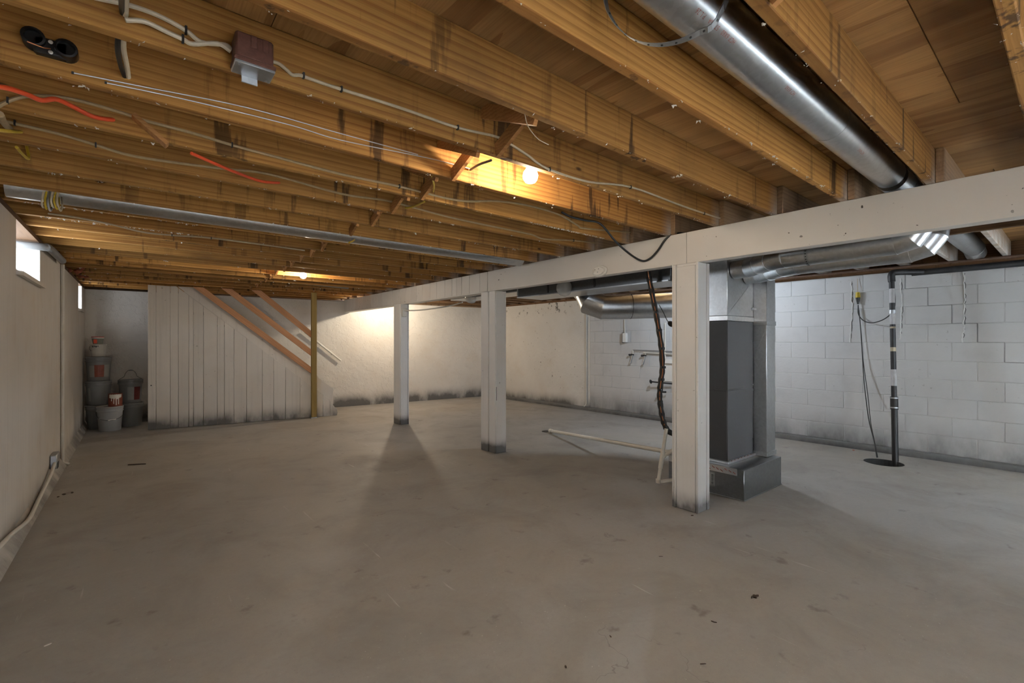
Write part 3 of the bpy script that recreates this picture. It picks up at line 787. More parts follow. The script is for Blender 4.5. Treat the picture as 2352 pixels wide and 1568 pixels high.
# two runs behind the beam
duct('round_duct', 'galvanised duct run close behind the beam, elbow rising over it', [(4.08, 1.925, 1.93), (4.08, 1.80, 1.935), (4.00, 1.68, 1.94), (3.90, 1.55, 1.942), (3.84, 1.42, 1.942), (3.84, .77, 1.945), (3.84, .69, 1.965), (3.835, .65, 2.03), (3.80, .645, 2.12), (3.70, .665, 2.20), (3.58, .69, 2.245), (3.42, .70, 2.255)], .077, group='twin duct runs behind the beam',
     seams=[((3.84, 1.00, 1.944), (3.84, .98, 1.944))])
duct('round_duct', 'second galvanised duct run behind the first, elbow turning to the block wall', [(4.32, 1.925, 1.905), (4.32, 1.82, 1.908), (4.25, 1.69, 1.91), (4.14, 1.55, 1.915), (4.08, 1.42, 1.915), (4.08, .74, 1.918), (4.08, .66, 1.94), (4.085, .62, 2.0), (4.11, .61, 2.10), (4.18, .635, 2.19), (4.24, .66, 2.225)], .077, group='twin duct runs behind the beam')
st = thing('hanger_strap', 'perforated steel strap around the duct runs behind the beam', 'strap', (3.84, 1.26, 2.0))
P = [Vector((3.84 + .082 * math.cos(R(a)), 1.262, 1.943 + .082 * math.sin(R(a)))) for a in range(100, 291, 14)]
P = [Vector((3.83, 1.262, 2.15))] + P
q = M()
for a, b2 in zip(P, P[1:]): q.bar(a, b2, .022, .0016, Vector((3.84 - (a.x + b2.x) / 2, 0, 1.943 - (a.z + b2.z) / 2)) + Vector((0, .001, 0)))
hb = q.build('band', MT['steel'], st)
for i in range(2, len(P) - 1):
    a = P[i]; nrm = (a - Vector((3.84, a.y, 1.943))).normalized(); M().tube([a - nrm * .002, a + nrm * .002], .004, 8).build('hole', MT['inkblack'], hb)
# rectangular trunk
tr = thing('duct_trunk', 'rectangular dark metal duct trunk running behind the beam', 'duct', (4.06, 4.2, 1.872))
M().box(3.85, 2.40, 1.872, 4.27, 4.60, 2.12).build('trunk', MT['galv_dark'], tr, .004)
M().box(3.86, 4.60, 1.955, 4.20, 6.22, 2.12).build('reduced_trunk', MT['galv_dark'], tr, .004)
M().box(3.843, 2.42, 1.868, 4.277, 4.60, 1.880).build('flange', MT['galv'], tr)
M().box(3.853, 4.60, 1.950, 4.207, 6.22, 1.960).build('flange', MT['galv'], tr)
for y_ in (2.62, 3.30, 4.02, 4.58, 5.35, 6.2):
    zb = 1.872 if y_ < 4.6 else 1.955
    M().box(3.842, y_, zb + .02, 3.852, y_ + .018, 2.10).build('cleat', MT['inkblack'] if y_ in (3.30, 4.02, 5.35) else MT['galv'], tr)
for i, y_ in enumerate((3.74, 5.62)):
    f = M().lathe([(.095, 0), (.098, .03), (.085, .07), (.055, .10), (.01, .112)], 20, (3.855, y_, 1.925 if i == 0 else 1.965), Matrix.Rotation(R(-100), 3, 'Y')).build('plastic_cover', MT['film'])
    tag(f, 'clear plastic film dome over a duct takeoff, %s the middle post' % ['between the near post and' , 'beyond'][i], 'plastic cover', 'plastic covers on the trunk')
# large return duct
duct('return_pipe', 'large galvanised round return duct hanging under the trunk', [(4.62, 4.20, 2.02), (4.53, 4.02, 1.93), (4.50, 3.93, 1.80), (4.58, 3.80, 1.742), (4.72, 3.68, 1.742), (5.25, 3.24, 1.762), (5.35, 3.05, 1.762)], .152, 32)
tag(M().tube([(4.72 + .155 * math.sin(R(a)) * .6 + .12, 3.68 - .10 + .155 * math.sin(R(a)) * .77, 1.75 + .156 * math.cos(R(a))) for a in range(-180, 181, 15)], .004, 6).build('hanger_wire', MT['iron']), 'dark wire loop around the large return duct', 'wire')

# ------------------------------------------------------------------ line set and white drain pipes
ls = thing('line_set', 'black insulated refrigerant line set with bare copper hanging beside the near post', 'refrigerant line', (3.78, 2.60, .5))
LSP = [(1487, 618), (1493, 650), (1503, 700), (1512, 750), (1519, 800), (1521, 850), (1517, 880), (1515, 910), (1519, 945), (1526, 975), (1538, 992), (1556, 1000)]
def lsd(i): return (3.74, 3.76, 3.78, 3.80, 3.81, 3.82, 3.80, 3.79, 3.79, 3.80, 3.84, 3.90)[i]
base = [onX(u, v, lsd(i)) for i, (u, v) in enumerate(LSP)]
M().tube(smooth(base, 6), [.024 + .003 * math.sin(i * 1.7) for i in range(6 * (len(base) - 1) + 1)], 12).build('insulated_suction_line', MT['rubber'], ls)
cp = [p + Vector((-.018, -.014 + .004 * math.sin(i), 0)) for i, p in enumerate(base[:10])]
M().tube(smooth(cp, 6), .0046, 8).build('copper_liquid_line', MT['copper'], ls)
cs = smooth(cp, 6)
for i in range(14, len(cs) - 2, 5):
    M().tube([cs[i] + Vector((.008, 0, .011)), cs[i] + Vector((.008, 0, -.011))], .0225, 12).build('tape_wrap', MT['black'], ls)
M().tube(smooth([onX(1514, 700, 3.80), onX(1524, 718, 3.82), onX(1532, 735, 3.84), onX(1539, 742, 3.86)], 5), .004, 6).build('control_wire', MT['rubber'], ls)
bk = M().lathe([(.03, 0), (.036, .008), (.03, .016)], 16, onX(1541, 745, 3.86), Matrix.Rotation(R(50), 3, 'Y')).build('wire_coil', MT['rubber'])
tag(bk, 'small coil of black wire beside the furnace', 'wire coil')
pv = thing('drain_pipe', 'white plastic drain pipe standing beside the furnace base', 'pipe', (3.72, 2.43, 0))
pt, pb = onX(1530.5, 984, 3.79), Vector((3.715, 2.44, .03))
M().tube([pt, pb], .0165, 14).build('riser', MT['pvc'], pv)
mid = pt.lerp(pb, .42); dv = (pb - pt).normalized()
M().tube([mid, mid + dv * .16], .0205, 14).build('tee', MT['pvc'], pv)
M().tube(smooth([mid + dv * .06, mid + dv * .05 + Vector((.06, -.02, .02)), mid + Vector((.14, -.06, .03))], 4), .0165, 12).build('branch', MT['pvc'], pv)
M().tube([pb + Vector((0, 0, .028)), pb + Vector((0, 0, -.006))], .023, 14).build('elbow', MT['pvc'], pv)
M().tube([pb, pb + Vector((.135, -.075, .014))], .0165, 12).build('foot_run', MT['pvc'], pv)
fp = thing('drain_pipe', 'long white plastic drain pipe sloping down to the slab drain', 'pipe', (4.66, 4.80, 0))
M().tube([(4.655, 4.80, .034), (3.90, 2.43, .275)], .021, 14).build('run', MT['pvc'], fp)
M().tube([(4.672, 4.85, .030), (4.650, 4.785, .036)], .028, 14).build('end_cap', MT['pvc'], fp)
fd = M().lathe([(.07, 0), (.07, .004), (.05, .006)], 20, (4.70, 4.95, .0)).build('floor_drain', MT['iron']); tag(fd, 'small dark slab drain at the end of the white pipe', 'drain')

# ------------------------------------------------------------------ things on the block wall
cd = thing('wall_conduit', 'thin white conduit running down the block wall', 'conduit', tuple(RWp(2.443, 0, .02)))
M().tube([RWp(2.443, 2.1, .016), RWp(2.443, .13, .016), RWp(2.435, .095, .03), RWp(2.42, .075, .06)], .0115, 10).build('tube', MT['conduit'], cd)
bx = thing('switch_box', 'small grey switch box on the block wall with a conduit above', 'switch', tuple(RWp(3.335, 1.28, .03)))
q = M(); q.prism([RWp(3.30, 1.30, .002), RWp(3.375, 1.30, .002), RWp(3.375, 1.30, .06), RWp(3.30, 1.30, .06)], (0, 0, .165)); q.build('box', MT['white'], bx, .004)
q = M(); q.prism([RWp(3.297, 1.29, .001), RWp(3.302, 1.29, .001), RWp(3.302, 1.29, .063), RWp(3.297, 1.29, .063)], (0, 0, .185)); q.build('side_plate', MT['inkblack'], bx)
M().tube([RWp(3.325, 1.46, .018), RWp(3.318, 1.70, .018)], .010, 8).build('conduit', MT['conduit'], bx)
def tap(label, s, z, zp):
    t = thing('wall_tap', label, 'tap', tuple(RWp(s, z, .04)), 'taps on the block wall')
    M().tube([RWp(s + .03, zp, .035), RWp(s + .03, z + .01, .035)], .009, 8).build('drop_pipe', MT['conduit'], t)
    vb = M().tube([RWp(s + .045, z, .035), RWp(s - .01, z, .05)], .014, 10).build('valve_body', MT['iron'], t)
    M().tube([RWp(s - .02, z + .005, .05), RWp(s - .035, z - .012, .055)], .018, 10).build('handle', MT['iron'], vb)
    M().tube([RWp(s + .03, z, .04), RWp(s + .005, z - .09, .045), RWp(s - .012, z - .15, .05)], [.012, .014, .018], 10).build('spout', MT['steel'], t)
tap('wall tap farther from the furnace, grey spout under a thin pipe', 3.475, 1.085, 1.165)
tap('wall tap closer to the furnace, grey spout under twin pipes', 3.725, 1.075, 1.13)
wp = thing('water_pipe', 'thin supply pipes running along the block wall to the taps', 'pipe', tuple(RWp(3.8, 1.15, .03)))
M().tube([RWp(3.505, 1.165, .035), RWp(4.6, 1.145, .035)], .008, 8).build('upper_pipe', MT['steel'], wp)
M().tube([RWp(3.72, 1.125, .035), RWp(4.6, 1.10, .035)], .013, 8).build('lower_pipe', MT['conduit'], wp)
M().tube([RWp(4.125, 1.62, .03), RWp(4.125, 1.02, .03)], .012, 8).build('riser', MT['conduit'], wp)
ub = thing('utility_box', 'white utility panel on the block wall behind the furnace', 'panel', tuple(RWp(4.2, .9, .03)))
q = M(); q.prism([RWp(4.05, .955, .002), RWp(4.45, .955, .002), RWp(4.45, .955, .05), RWp(4.05, .955, .05)], (0, 0, .07)); q.build('ledge', MT['white'], ub, .004)
q = M(); q.prism([RWp(4.06, .66, .001), RWp(4.44, .66, .001), RWp(4.44, .66, .014), RWp(4.06, .66, .014)], (0, 0, .29)); q.build('panel', MT['white'], ub, .002)
vv = thing('shutoff_valve', 'old iron shutoff valve and hose bib low on the block wall', 'valve', tuple(RWp(4.05, .62, .04)))
M().tube([RWp(3.90, .645, .10), RWp(4.3, .63, .05)], .012, 8).build('pipe', MT['iron'], vv)
M().lathe([(.032, -.005), (.036, 0), (.032, .005)], 14, RWp(3.90, .645, .10), Matrix.Rotation(R(75), 3, 'X')).build('hand_wheel', MT['iron'], vv)
M().tube([RWp(4.10, .63, .06), RWp(4.095, .50, .07)], .011, 8).build('drop', MT['rust'], vv)
M().tube([RWp(4.03, .485, .09), RWp(4.16, .49, .06)], .015, 8).build('bib', MT['iron'], vv)
M().lathe([(.022, -.004), (.026, 0), (.022, .004)], 12, RWp(4.03, .485, .10), Matrix.Rotation(R(75), 3, 'X')).build('wheel', MT['steel'], vv)

# sump discharge pipe, cords
sp = thing('sump_pipe', 'black discharge pipe with pale paint patches rising from the sump', 'pipe', (6.42, 1.30, 0))
pb, ptp = Vector((6.46, 1.285, -.30)), Vector((6.62, 1.355, 2.05))
def lp(z): t_ = (z + .30) / 2.35; return pb.lerp(ptp, t_)
M().tube([lp(-.30), lp(.62)], .030, 16).build('lower_pipe', MT['black'], sp)
rc = M().tube([lp(.56), lp(.70)], .036, 16).build('rubber_coupling', MT['rubber'], sp)
for z_ in (.575, .68): M().tube([lp(z_), lp(z_ + .012)], .0385, 16).build('hose_clamp', MT['steel'], rc)
up = M().tube([lp(.66), lp(2.0)], .026, 16).build('upper_pipe', MT['iron'], sp)
MT['overspray'] = plain('overspray_white', (.50, .50, .52), .5, 0, .3, 12)
MT['tapetan'] = plain('tape_tan', (.42, .36, .25), .6)
for za, zb, mm in ((.82, 1.0, 'overspray'), (1.20, 1.245, 'tapetan'), (1.455, 1.475, 'tapetan'), (1.50, 1.64, 'overspray'), (1.74, 1.90, 'overspray')):
    M().tube([lp(za) + Vector((-.0012, -.0005, 0)), lp(zb) + Vector((-.0012, -.0005, 0))], .0262, 16).build('paint_patch', MT[mm], up)
M().tube([lp(1.62), lp(1.66)], .032, 14).build('bracket', MT['steel'], sp)
M().tube(smooth([lp(1.98), lp(2.06), lp(2.085) + Vector((.03, -.04, 0)), RWp(7.35, 2.075, .15)], 5), .034, 14).build('elbow', MT['iron'], sp)
bp = M().tube([RWp(7.25, 2.073, .15), RWp(11.5, 2.095, .15)], .033, 14).build('waste_pipe', MT['iron']); tag(bp, 'black waste pipe along the top of the block wall', 'pipe')
rp = M().tube([RWp(3.0, 2.12, .35), RWp(6.9, 2.128, .35), RWp(11.0, 2.13, .35)], .013, 10).build('gas_pipe', MT['rust']); tag(rp, 'thin rusty pipe running under the joists near the block wall', 'pipe')
rb = M().box(4.56, -2.2, 2.075, 4.60, .72, 2.135).build('ledger_strip', MT['rim']); tag(rb, 'dark brown wooden strip under the joists beyond the beam', 'board')
yp = thing('power_plug', 'yellow and black plug hanging on the block wall', 'plug', tuple(RWp(6.727, 1.80, .03)))
c0 = RWp(6.727, 1.865, .03)
M().tube([c0 + Vector((0, 0, .045)), c0 + Vector((0, 0, -.02))], [.020, .026], 10).build('plug_body', MT['yellow'], yp)
M().tube([c0 + Vector((0, 0, -.02)), c0 + Vector((0, -.004, -.10))], [.024, .012], 10).build('plug_neck', MT['black'], yp)
M().tube([c0 + Vector((0, 0, .045)), RWp(6.72, 2.08, .012)], .0025, 6).build('string', MT['dullcable'], yp)
def wallcord(name, label, pts, r, mat):
    P = [RW(u, v, off) for u, v, off in pts]
    return tag(M().tube(smooth(P, 6), r, 8).build(name, MT[mat]), label, 'cable', 'cords of the sump pump')
wallcord('pump_cable', 'black cord looping from the yellow plug to the discharge pipe', [(1971, 700, .03), (1972, 722, .03), (1985, 737, .05), (2005, 741, .10), (2030, 733, .18), (2050, 716, .24), (2056, 695, .24), (2053, 660, .22), (2049, 640, .20)], .0055, 'rubber')
wallcord('pump_cable', 'black pump cord dropping straight from the yellow plug to the pit', [(1971, 702, .03), (1976, 745, .03), (1981, 820, .04), (1985, 880, .08), (1995, 960, .22), (2007, 1010, .45), (2014, 1050, .62)], .005, 'rubber')
wallcord('pump_cable', 'thin float switch cord twisted beside the pump cord', [(1973, 712, .035), (1978, 765, .03), (1983, 830, .04), (1993, 905, .10), (2000, 970, .25), (2009, 1015, .48), (2016, 1050, .62)], .004, 'rubber')

# ------------------------------------------------------------------ things on and near the window wall
cdt = thing('wall_conduit', 'cream painted conduit standing against the window wall', 'conduit', (LX(6.8) + .02, 6.80, 0))
M().tube([(LX(6.8) + .018, 6.80, .03), (LX(6.8) + .018, 6.80, 2.12)], .016, 10).build('tube', MT['conduit'], cdt)
M().tube([(LX(6.8) + .018, 6.80, .035), (LX(6.8) + .07, 6.80, .012)], .012, 8).build('foot', MT['conduit'], cdt)
ob = thing('outlet_box', 'small grey outlet box low on the window wall with a cable', 'outlet', (LX(6.2) + .02, 6.15, .15))
M().box(LX(6.1), 6.02, .125, LX(6.1) + .05, 6.24, .255).build('box', MT['steel'], ob, .008)
M().box(LX(6.1) + .045, 6.03, .127, LX(6.1) + .053, 6.12, .18).build('opening', MT['inkblack'], ob)
cpts = [(LX(6.05) + .035, 6.08, .20), (LX(5.8) + .03, 5.80, .12), (LX(5.2) + .03, 5.15, .075), (LX(4.7) + .04, 4.70, .065), (LX(4.4) + .035, 4.42, .09), (LX(4.1) + .03, 4.15, .125), (LX(3.7) + .02, 3.7, .16)]
tag(M().tube(smooth(cpts, 6), .013, 10).build('floor_cable', MT['conduit']), 'pale painted cable sagging along the foot of the window wall', 'cable')
gp = M().tube(smooth([(-.76, 5.40, 2.085), (-.62, 5.41, 2.085), (-.555, 5.46, 2.09), (-.535, 5.6, 2.10), (-.532, 6.5, 2.12)], 5), .030, 14).build('grey_drain', MT['greypipe']); tag(gp, 'grey pipe bending along the top of the window wall', 'pipe')
# insulation scraps at the far corner
for i, (u, v, y_, s_) in enumerate(((165, 618, 7.6, .07), (185, 616, 7.7, .05), (200, 620, 8.0, .05), (190, 634, 8.3, .045), (217, 618, 8.0, .04))):
    p = onY(u, v, y_); q = M()
    for _ in range(9):
        c_ = p + Vector((random.uniform(-1, 1) * s_ * 1.3, random.uniform(-1, 1) * s_, random.uniform(-.4, .5) * s_)); rr = s_ * random.uniform(.3, .6)
        q.lathe([(rr * .3, -rr * .7), (rr, 0), (rr * .7, rr * .6), (rr * .2, rr * .8)], 7, c_)
    tag(q.build('insulation_tuft', MT['insul']), 'rust coloured tuft of old insulation, %s along the far joist ends' % ONES[i + 1], 'insulation', 'insulation tufts in the joist bays')
rg = thing('junction_box', 'small white flanged metal box under a far joist', 'box', tuple(onY(245, 597, 7.05)))
p = onY(245, 594, 7.05)
M().box(p.x - .045, p.y - .045, p.z - .04, p.x + .045, p.y + .045, p.z + .06).build('box', MT['steel'], rg, .003)
M().box(p.x - .105, p.y - .06, p.z - .05, p.x + .105, p.y + .06, p.z - .043).build('flange', MT['white'], rg)
dp = M().tube([onY(262, 612, 7.46), onY(453, 622, 7.46), onY(640, 641, 7.46), onY(800, 658, 7.46)], .038, 14).build('drain_pipe', MT['greypipe']); tag(dp, 'dark grey drain pipe crossing below the far joists', 'pipe')
M().tube([onY(640, 640.5, 7.46), onY(652, 642, 7.46)], .0395, 14).build('label_band', MT['white'], dp)

# buckets in the alcove
def bucket(label, x, y, z, r=.148, h=.36, mat='bucket', lid=True, handle=None, front=None, lean=0, group='plastic buckets in the alcove'):
    t = thing('bucket', label, 'bucket', (x, y, z), group)
    rb_ = r * .86
    M().lathe([(rb_ * .96, 0.001), (rb_, .008), (r * .985, h - .075), (r * 1.04, h - .073), (r * 1.05, h - .06), (r * 1.0, h - .058), (r, h - .045), (r * 1.045, h - .043), (r * 1.045, h - .032), (r, h - .03), (r * 1.0, h - .02)], 28, (x, y, z)).build('body', MT[mat], t)
    if lid: M().lathe([(r * 1.03, h - .024), (r * 1.055, h - .02), (r * 1.055, h - .004), (r * 1.0, h), (r * .93, h), (r * .92, h - .008), (.01, h - .008)], 28, (x, y, z)).build('lid', MT[mat], t)
    cam2 = math.atan2(-y, -x)
    if handle == 'down':
        P = [Vector((x + r * 1.05 * math.cos(cam2 + a), y + r * 1.05 * math.sin(cam2 + a), z + h - .075 - .12 * math.cos(a * .95) ** .8 if abs(a) < 1.5 else z + h - .075)) for a in [i * .15 for i in range(-10, 11)]]
        hd = M().tube(P, .0028, 6).build('handle', MT['iron'], t)
        k = len(P) // 2 + 1; M().tube([P[k - 2], P[k + 2]], .008, 8).build('grip', MT['white'], hd)
    if handle == 'up':
        ax = Vector((-math.sin(cam2), math.cos(cam2), 0))
        P = [Vector((x, y, z + h - .06)) + ax * r * 1.02 * math.cos(a) * (.62 if .3 < a < 2.84 else 1) + Vector((0, 0, .21 * math.sin(a))) for a in [math.pi * i / 12 for i in range(13)]]
        hd = M().tube(smooth(P, 3), .003, 6).build('handle', MT['iron'], t)
        M().tube([P[5], P[7]], .008, 8).build('grip', MT['bucket'], hd)
    if front:
        for (a0, a1, z0, z1, mm) in front:
            q = M(); n = 6
            for i in range(n):
                b0 = cam2 + a0 + (a1 - a0) * i / n; b1 = cam2 + a0 + (a1 - a0) * (i + 1) / n
                def rr(zz): return rb_ + (r * .985 - rb_) * zz / (h - .075) + .0018
                q.add([(x + rr(z0) * math.cos(b0), y + rr(z0) * math.sin(b0), z + z0), (x + rr(z0) * math.cos(b1), y + rr(z0) * math.sin(b1), z + z0),
                       (x + rr(z1) * math.cos(b1), y + rr(z1) * math.sin(b1), z + z1), (x + rr(z1) * math.cos(b0), y + rr(z1) * math.sin(b0), z + z1)], [(0, 1, 2, 3)])
            q.build('label', MT[mm], t)
    return t
BX, BY = -.375, 9.44
bucket('grey bucket at the bottom of the tall stack in the alcove', BX, BY, 0, handle=None)
bucket('grey bucket in the middle of the tall stack with a pale stripe sticker', BX, BY, .361, front=[(-.95, -.7, .06, .26, 'label_white')])
bucket('grey bucket at the top of the tall stack with a rust red label', BX, BY, .722, front=[(-.35, .45, .06, .24, 'label_red'), (-.85, -.36, .06, .23, 'label_white'), (.46, 1.0, .06, .24, 'label_white')])
bucket('pale grey bucket standing foremost in the alcove with a wire handle', -.235, 9.10, 0, mat='bucketlight', handle='down')
bucket('grey bucket under another beside the board enclosure, white drips on its lid', .01, 9.42, 0)
bucket('grey bucket with raised wire handle and dark red label', .0, 9.43, .361, handle='up', front=[(-.28, .3, .05, .25, 'label_white'), (.31, .95, .05, .25, 'label_dark')])
M_ = M().lathe([(.075, 0), (.09, .003), (.06, .006)], 14, (-.005, 9.33, .3535)); 
pc = thing('paint_can', 'white paint pail on top of the tall bucket stack', 'paint can', (BX, BY, 1.0835))
M().lathe([(.078, 0.001), (.082, .004), (.090, .07), (.092, .075), (.094, .17), (.099, .172), (.099, .185), (.09, .187), (.01, .186)], 24, (BX - .005, BY, 1.0835)).build('body', MT['tin'], pc)
M().tube([(BX - .10, BY - .03, 1.24), (BX - .105, BY - .04, 1.20), (BX - .08, BY - .075, 1.175)], .003, 6).build('handle', MT['iron'], pc)
for i in range(4): M().box(BX - .07 + i * .02, BY - .1, 1.225 + (i % 2) * .012, BX - .058 + i * .02, BY - .088, 1.25).build('drip', MT['inkblack'], pc)
tb = thing('spackle_tub', 'small grey tub with red lid crowning the bucket stack', 'tub', (BX, BY, 1.2715))
M().lathe([(.054, 0.001), (.056, .004), (.070, .085), (.07, .088)], 20, (BX - .01, BY, 1.2715)).build('body', MT['tubgrey'], tb)
M().lathe([(.073, .088), (.074, .092), (.073, .103)], 20, (BX - .01, BY, 1.2715)).build('rim', MT['white'], tb)
M().lathe([(.074, .103), (.075, .106), (.074, .114), (.01, .115)], 20, (BX - .01, BY, 1.2715)).build('lid', MT['red'], tb)
M().box(BX - .055, BY - .072, 1.285, BX - .015, BY - .060, 1.345).build('sticker', MT['orange'], tb)
dc = thing('paint_can', 'brown paint can with white drips on the pale front bucket', 'paint can', (-.19, 9.08, .3535))
M().lathe([(.080, 0.001), (.083, .002), (.083, .006), (.081, .008), (.081, .175), (.084, .178), (.084, .187), (.078, .188), (.076, .182), (.01, .182)], 24, (-.175, 9.08, .3535)).build('body', MT['label_red'], dc)
q = M(); a_c = math.atan2(-9.08, .175)
for i in range(17):
    a0 = a_c - .95 + i * .112; L = (.055, .05, .06, .10, .06, .065, .14, .07, .06, .16, .075, .07, .15, .06, .05, .055, .045)[i]
    zt_ = .3535 + .184; r_ = .0835
    p0 = Vector((-.175 + r_ * math.cos(a0), 9.08 + r_ * math.sin(a0), 0)); p1 = Vector((-.175 + r_ * math.cos(a0 + .115), 9.08 + r_ * math.sin(a0 + .115), 0))
    q.add([p0 + Vector((0, 0, zt_)), p1 + Vector((0, 0, zt_)), p1 + Vector((0, 0, zt_ - L)), p0 + Vector((0, 0, zt_ - L))], [(0, 1, 2, 3)])
q.build('paint_drips', MT['dripwhite'], dc)

# ------------------------------------------------------------------ wiring under the joists
def cable(label, pts, y, r, mat, staples=(), cat='cable', name='ceiling_cable', flat=False):
    P = [onY(u, v, y) for u, v in pts]
    t = thing(name, label, cat, tuple(P[0]), 'cables along the joists')
    M().tube(smooth(P, 5), r, 8).build('sheath', MT[mat], t)
    for (u, v) in staples:
        p = onY(u, v, y); M().box(p.x - .003, y - r * 1.3, p.z - r * 1.6, p.x + .003, y + r, p.z + r * 1.6).build('staple', MT['iron'], t)
    return t
fD, fE, fF, fG, fH = JY(3) - .008, JY(4) - .004, JY(5) - .008, JY(6) - .008, JY(7) - .008
cable('cream cable stapled on a joist from the metal box past the near bulb', [(620, 140), (640, 146), (658, 160), (672, 172), (690, 173), (715, 182), (784, 205), (917, 247), (1051, 293), (1137, 313), (1167, 328), (1210, 355), (1257, 387), (1351, 417), (1451, 430), (1568, 473), (1650, 500), (1720, 520)], fD, .0058, 'cream', [(697, 174), (784, 205), (1051, 293), (1262, 389), (1448, 430), (1617, 490)])
cable('upper off-white cable curving into the metal box', [(215, -6), (300, 13), (366, 37), (427, 70), (463, 97), (517, 103), (532, 115)], fD, .0066, 'creamlight', [(427, 70)])
cable('lower off-white cable curving into the metal box', [(288, 46), (333, 50), (383, 73), (420, 90), (443, 101), (500, 100), (530, 118)], fD - .012, .0066, 'creamlight', [(420, 90)])
cable('drab cable draped along the joist behind the orange cable', [(-10, 247), (33, 227), (83, 220), (167, 228), (267, 255), (333, 277), (433, 303), (533, 333), (633, 360), (784, 400), (917, 428), (1051, 460), (1144, 462), (1217, 473), (1284, 493), (1327, 518), (1340, 524), (1417, 531), (1470, 535)], fF, .0068, 'dullcable', [(18, 231), (533, 333), (917, 428)])
cable('drab cable one joist farther than the orange cable', [(0, 276), (133, 307), (220, 333), (300, 357), (400, 373), (517, 388), (617, 400), (784, 445), (884, 460), (951, 477), (1051, 503), (1200, 534), (1225, 540), (1251, 549), (1315, 552), (1366, 558), (1404, 566)], fG, .0066, 'dullcable', [(34, 282), (220, 333), (1317, 552)])
cable('upper bare grey wire strung along a joist face', [(167, 167), (333, 200), (567, 247), (784, 307), (960, 355)], fE, .0022, 'steel', [(167, 167)])
cable('lower bare grey wire strung along a joist face', [(243, 190), (433, 230), (667, 287), (784, 322), (984, 363), (1078, 387)], fE, .0022, 'steel', [(243, 190)])
cable('cream cables along the joist near the window recess', [(110, 490), (180, 500), (250, 514), (330, 533), (395, 540), (470, 545), (560, 556), (700, 575)], JY(10) - .008, .006, 'cream', [(395, 540), (485, 547)])
q = M().tube(smooth([onY(-12, 198, 2.20), onY(20, 203, 2.26), onY(60, 216, 2.32), onY(95, 230, 2.36), onY(130, 228, 2.38), onY(170, 246, 2.42), onY(215, 268, 2.45), onY(258, 275, 2.487), onY(266, 275, 2.53)], 5), [.0085] * 41, 10)
q.build('orange_cable', MT['orange']); tag(bpy.data.objects['orange_cable'], 'thick orange cable drooping through the nearer joist bays', 'cable', 'orange cables')
q = M().tube(smooth([onY(440, 352, 2.52), onY(490, 374, 2.63), onY(545, 397, 2.75), onY(600, 416, 2.85), onY(642, 420, 2.89)], 5), .0075, 10).build('orange_cable', MT['orange']); tag(q, 'short span of orange cable farther back between two joists', 'cable', 'orange cables')
for i, (lab, P, r_, mm) in enumerate((
    ('black cable looping down over the face of the beam', [onY(1290, 487, 2.46), onY(1312, 498, 2.44), onY(1345, 506, 2.42), onY(1379, 514, 2.40), (3.04, 2.39, 2.115), (3.20, 2.37, 2.03), (3.325, 2.34, 1.985), (3.335, 2.27, 1.995), (3.34, 2.20, 2.05), (3.345, 2.12, 2.14), (3.40, 2.05, 2.175), (3.6, 2.0, 2.18)], .0085, 'black'),
    ('white cable dropping between two joists at a drilled hole', [onY(289, -20, 1.50), onY(288, 15, 1.62), onY(287, 44, 1.72), onY(283, 105, 1.85), onY(291, 150, 2.0), onY(295, 180, 2.10)], .0075, 'creamlight'),
    ('black cable dropping between two joists at a drilled hole', [onY(280, -20, 1.50), onY(280, 15, 1.62), onY(281, 40, 1.72), onY(270, 105, 1.85), onY(277, 150, 2.0), onY(287, 178, 2.10)], .007, 'black'),
    ('black cable crossing a bay near the bulb', [onY(1128, 368, 1.74), onY(1100, 378, 1.88), onY(1080, 390, 2.08)], .006, 'black'),
    ('yellow cable hanging between far joists behind the bulb', [onY(990, 400, 2.14), onY(997, 425, 2.3), onY(995, 440, 2.48)], .005, 'yellow'),
    ('yellow cable bent under a far joist', [onY(928, 478, 2.90), onY(950, 474, 2.8), onY(975, 463, 2.6)], .006, 'yellow'),
    ('short yellow cable end near the window wall', [onY(-10, 298, 2.6), onY(20, 301, 2.75), onY(48, 303, 2.88)], .007, 'yellow'),
    ('yellow cable strands dangling under a joist near the window wall', [onY(38, 338, 2.93), onY(50, 352, 3.05), onY(66, 364, 3.2), onY(60, 330, 3.27)], .006, 'yellow'),
    ('yellow and black cable wrapped under the far duct', [onY(802, 557, 3.70), onY(812, 552, 3.8), onY(820, 542, 3.95)], .007, 'yellow'),
    ('thin string hanging from the joist edge', [onY(1205, 262, 1.30), onY(1213, 290, 1.31), onY(1235, 318, 1.33), onY(1260, 332, 1.35)], .0016, 'cream'),
    ('pale cable looped in the far corner bay', [onY(215, 585, 7.0), onY(180, 590, 7.0), (0, 0, 0), onY(230, 590, 7.0)], .006, 'dullcable'),
    ('drab cable bundle leaving the window wall corner', [onY(0, 262, 2.55), onY(8, 280, 2.7), onY(22, 296, 2.86)], .012, 'dullcable'),
)):
    P = [p for p in P if Vector(p).length > .01]
    tag(M().tube(smooth(P, 6), r_, 8).build('loose_cable', MT[mm]), lab, 'cable', 'loose cables under the joists')
for i in range(6):
    u = 96 + i * 7; mm = ('creamlight', 'yellow', 'steel', 'creamlight', 'yellow', 'cream')[i]
    P = [onY(u + 4, 440, 3.72), onY(u, 462, 3.70), onY(u + 3 + i, 476 + 4 * (i % 3), 3.72), onY(u + 12, 470, 3.76), onY(u + 10, 448, 3.85)]
    tag(M().tube(smooth(P, 5), .0052, 6).build('cable_loop', MT[mm]), '%s cable loop of the tangle by the window wall, %s from the wall' % (('white', 'yellow', 'grey', 'white', 'yellow', 'cream')[i], ONES[i + 1]), 'cable', 'tangled cable loops')

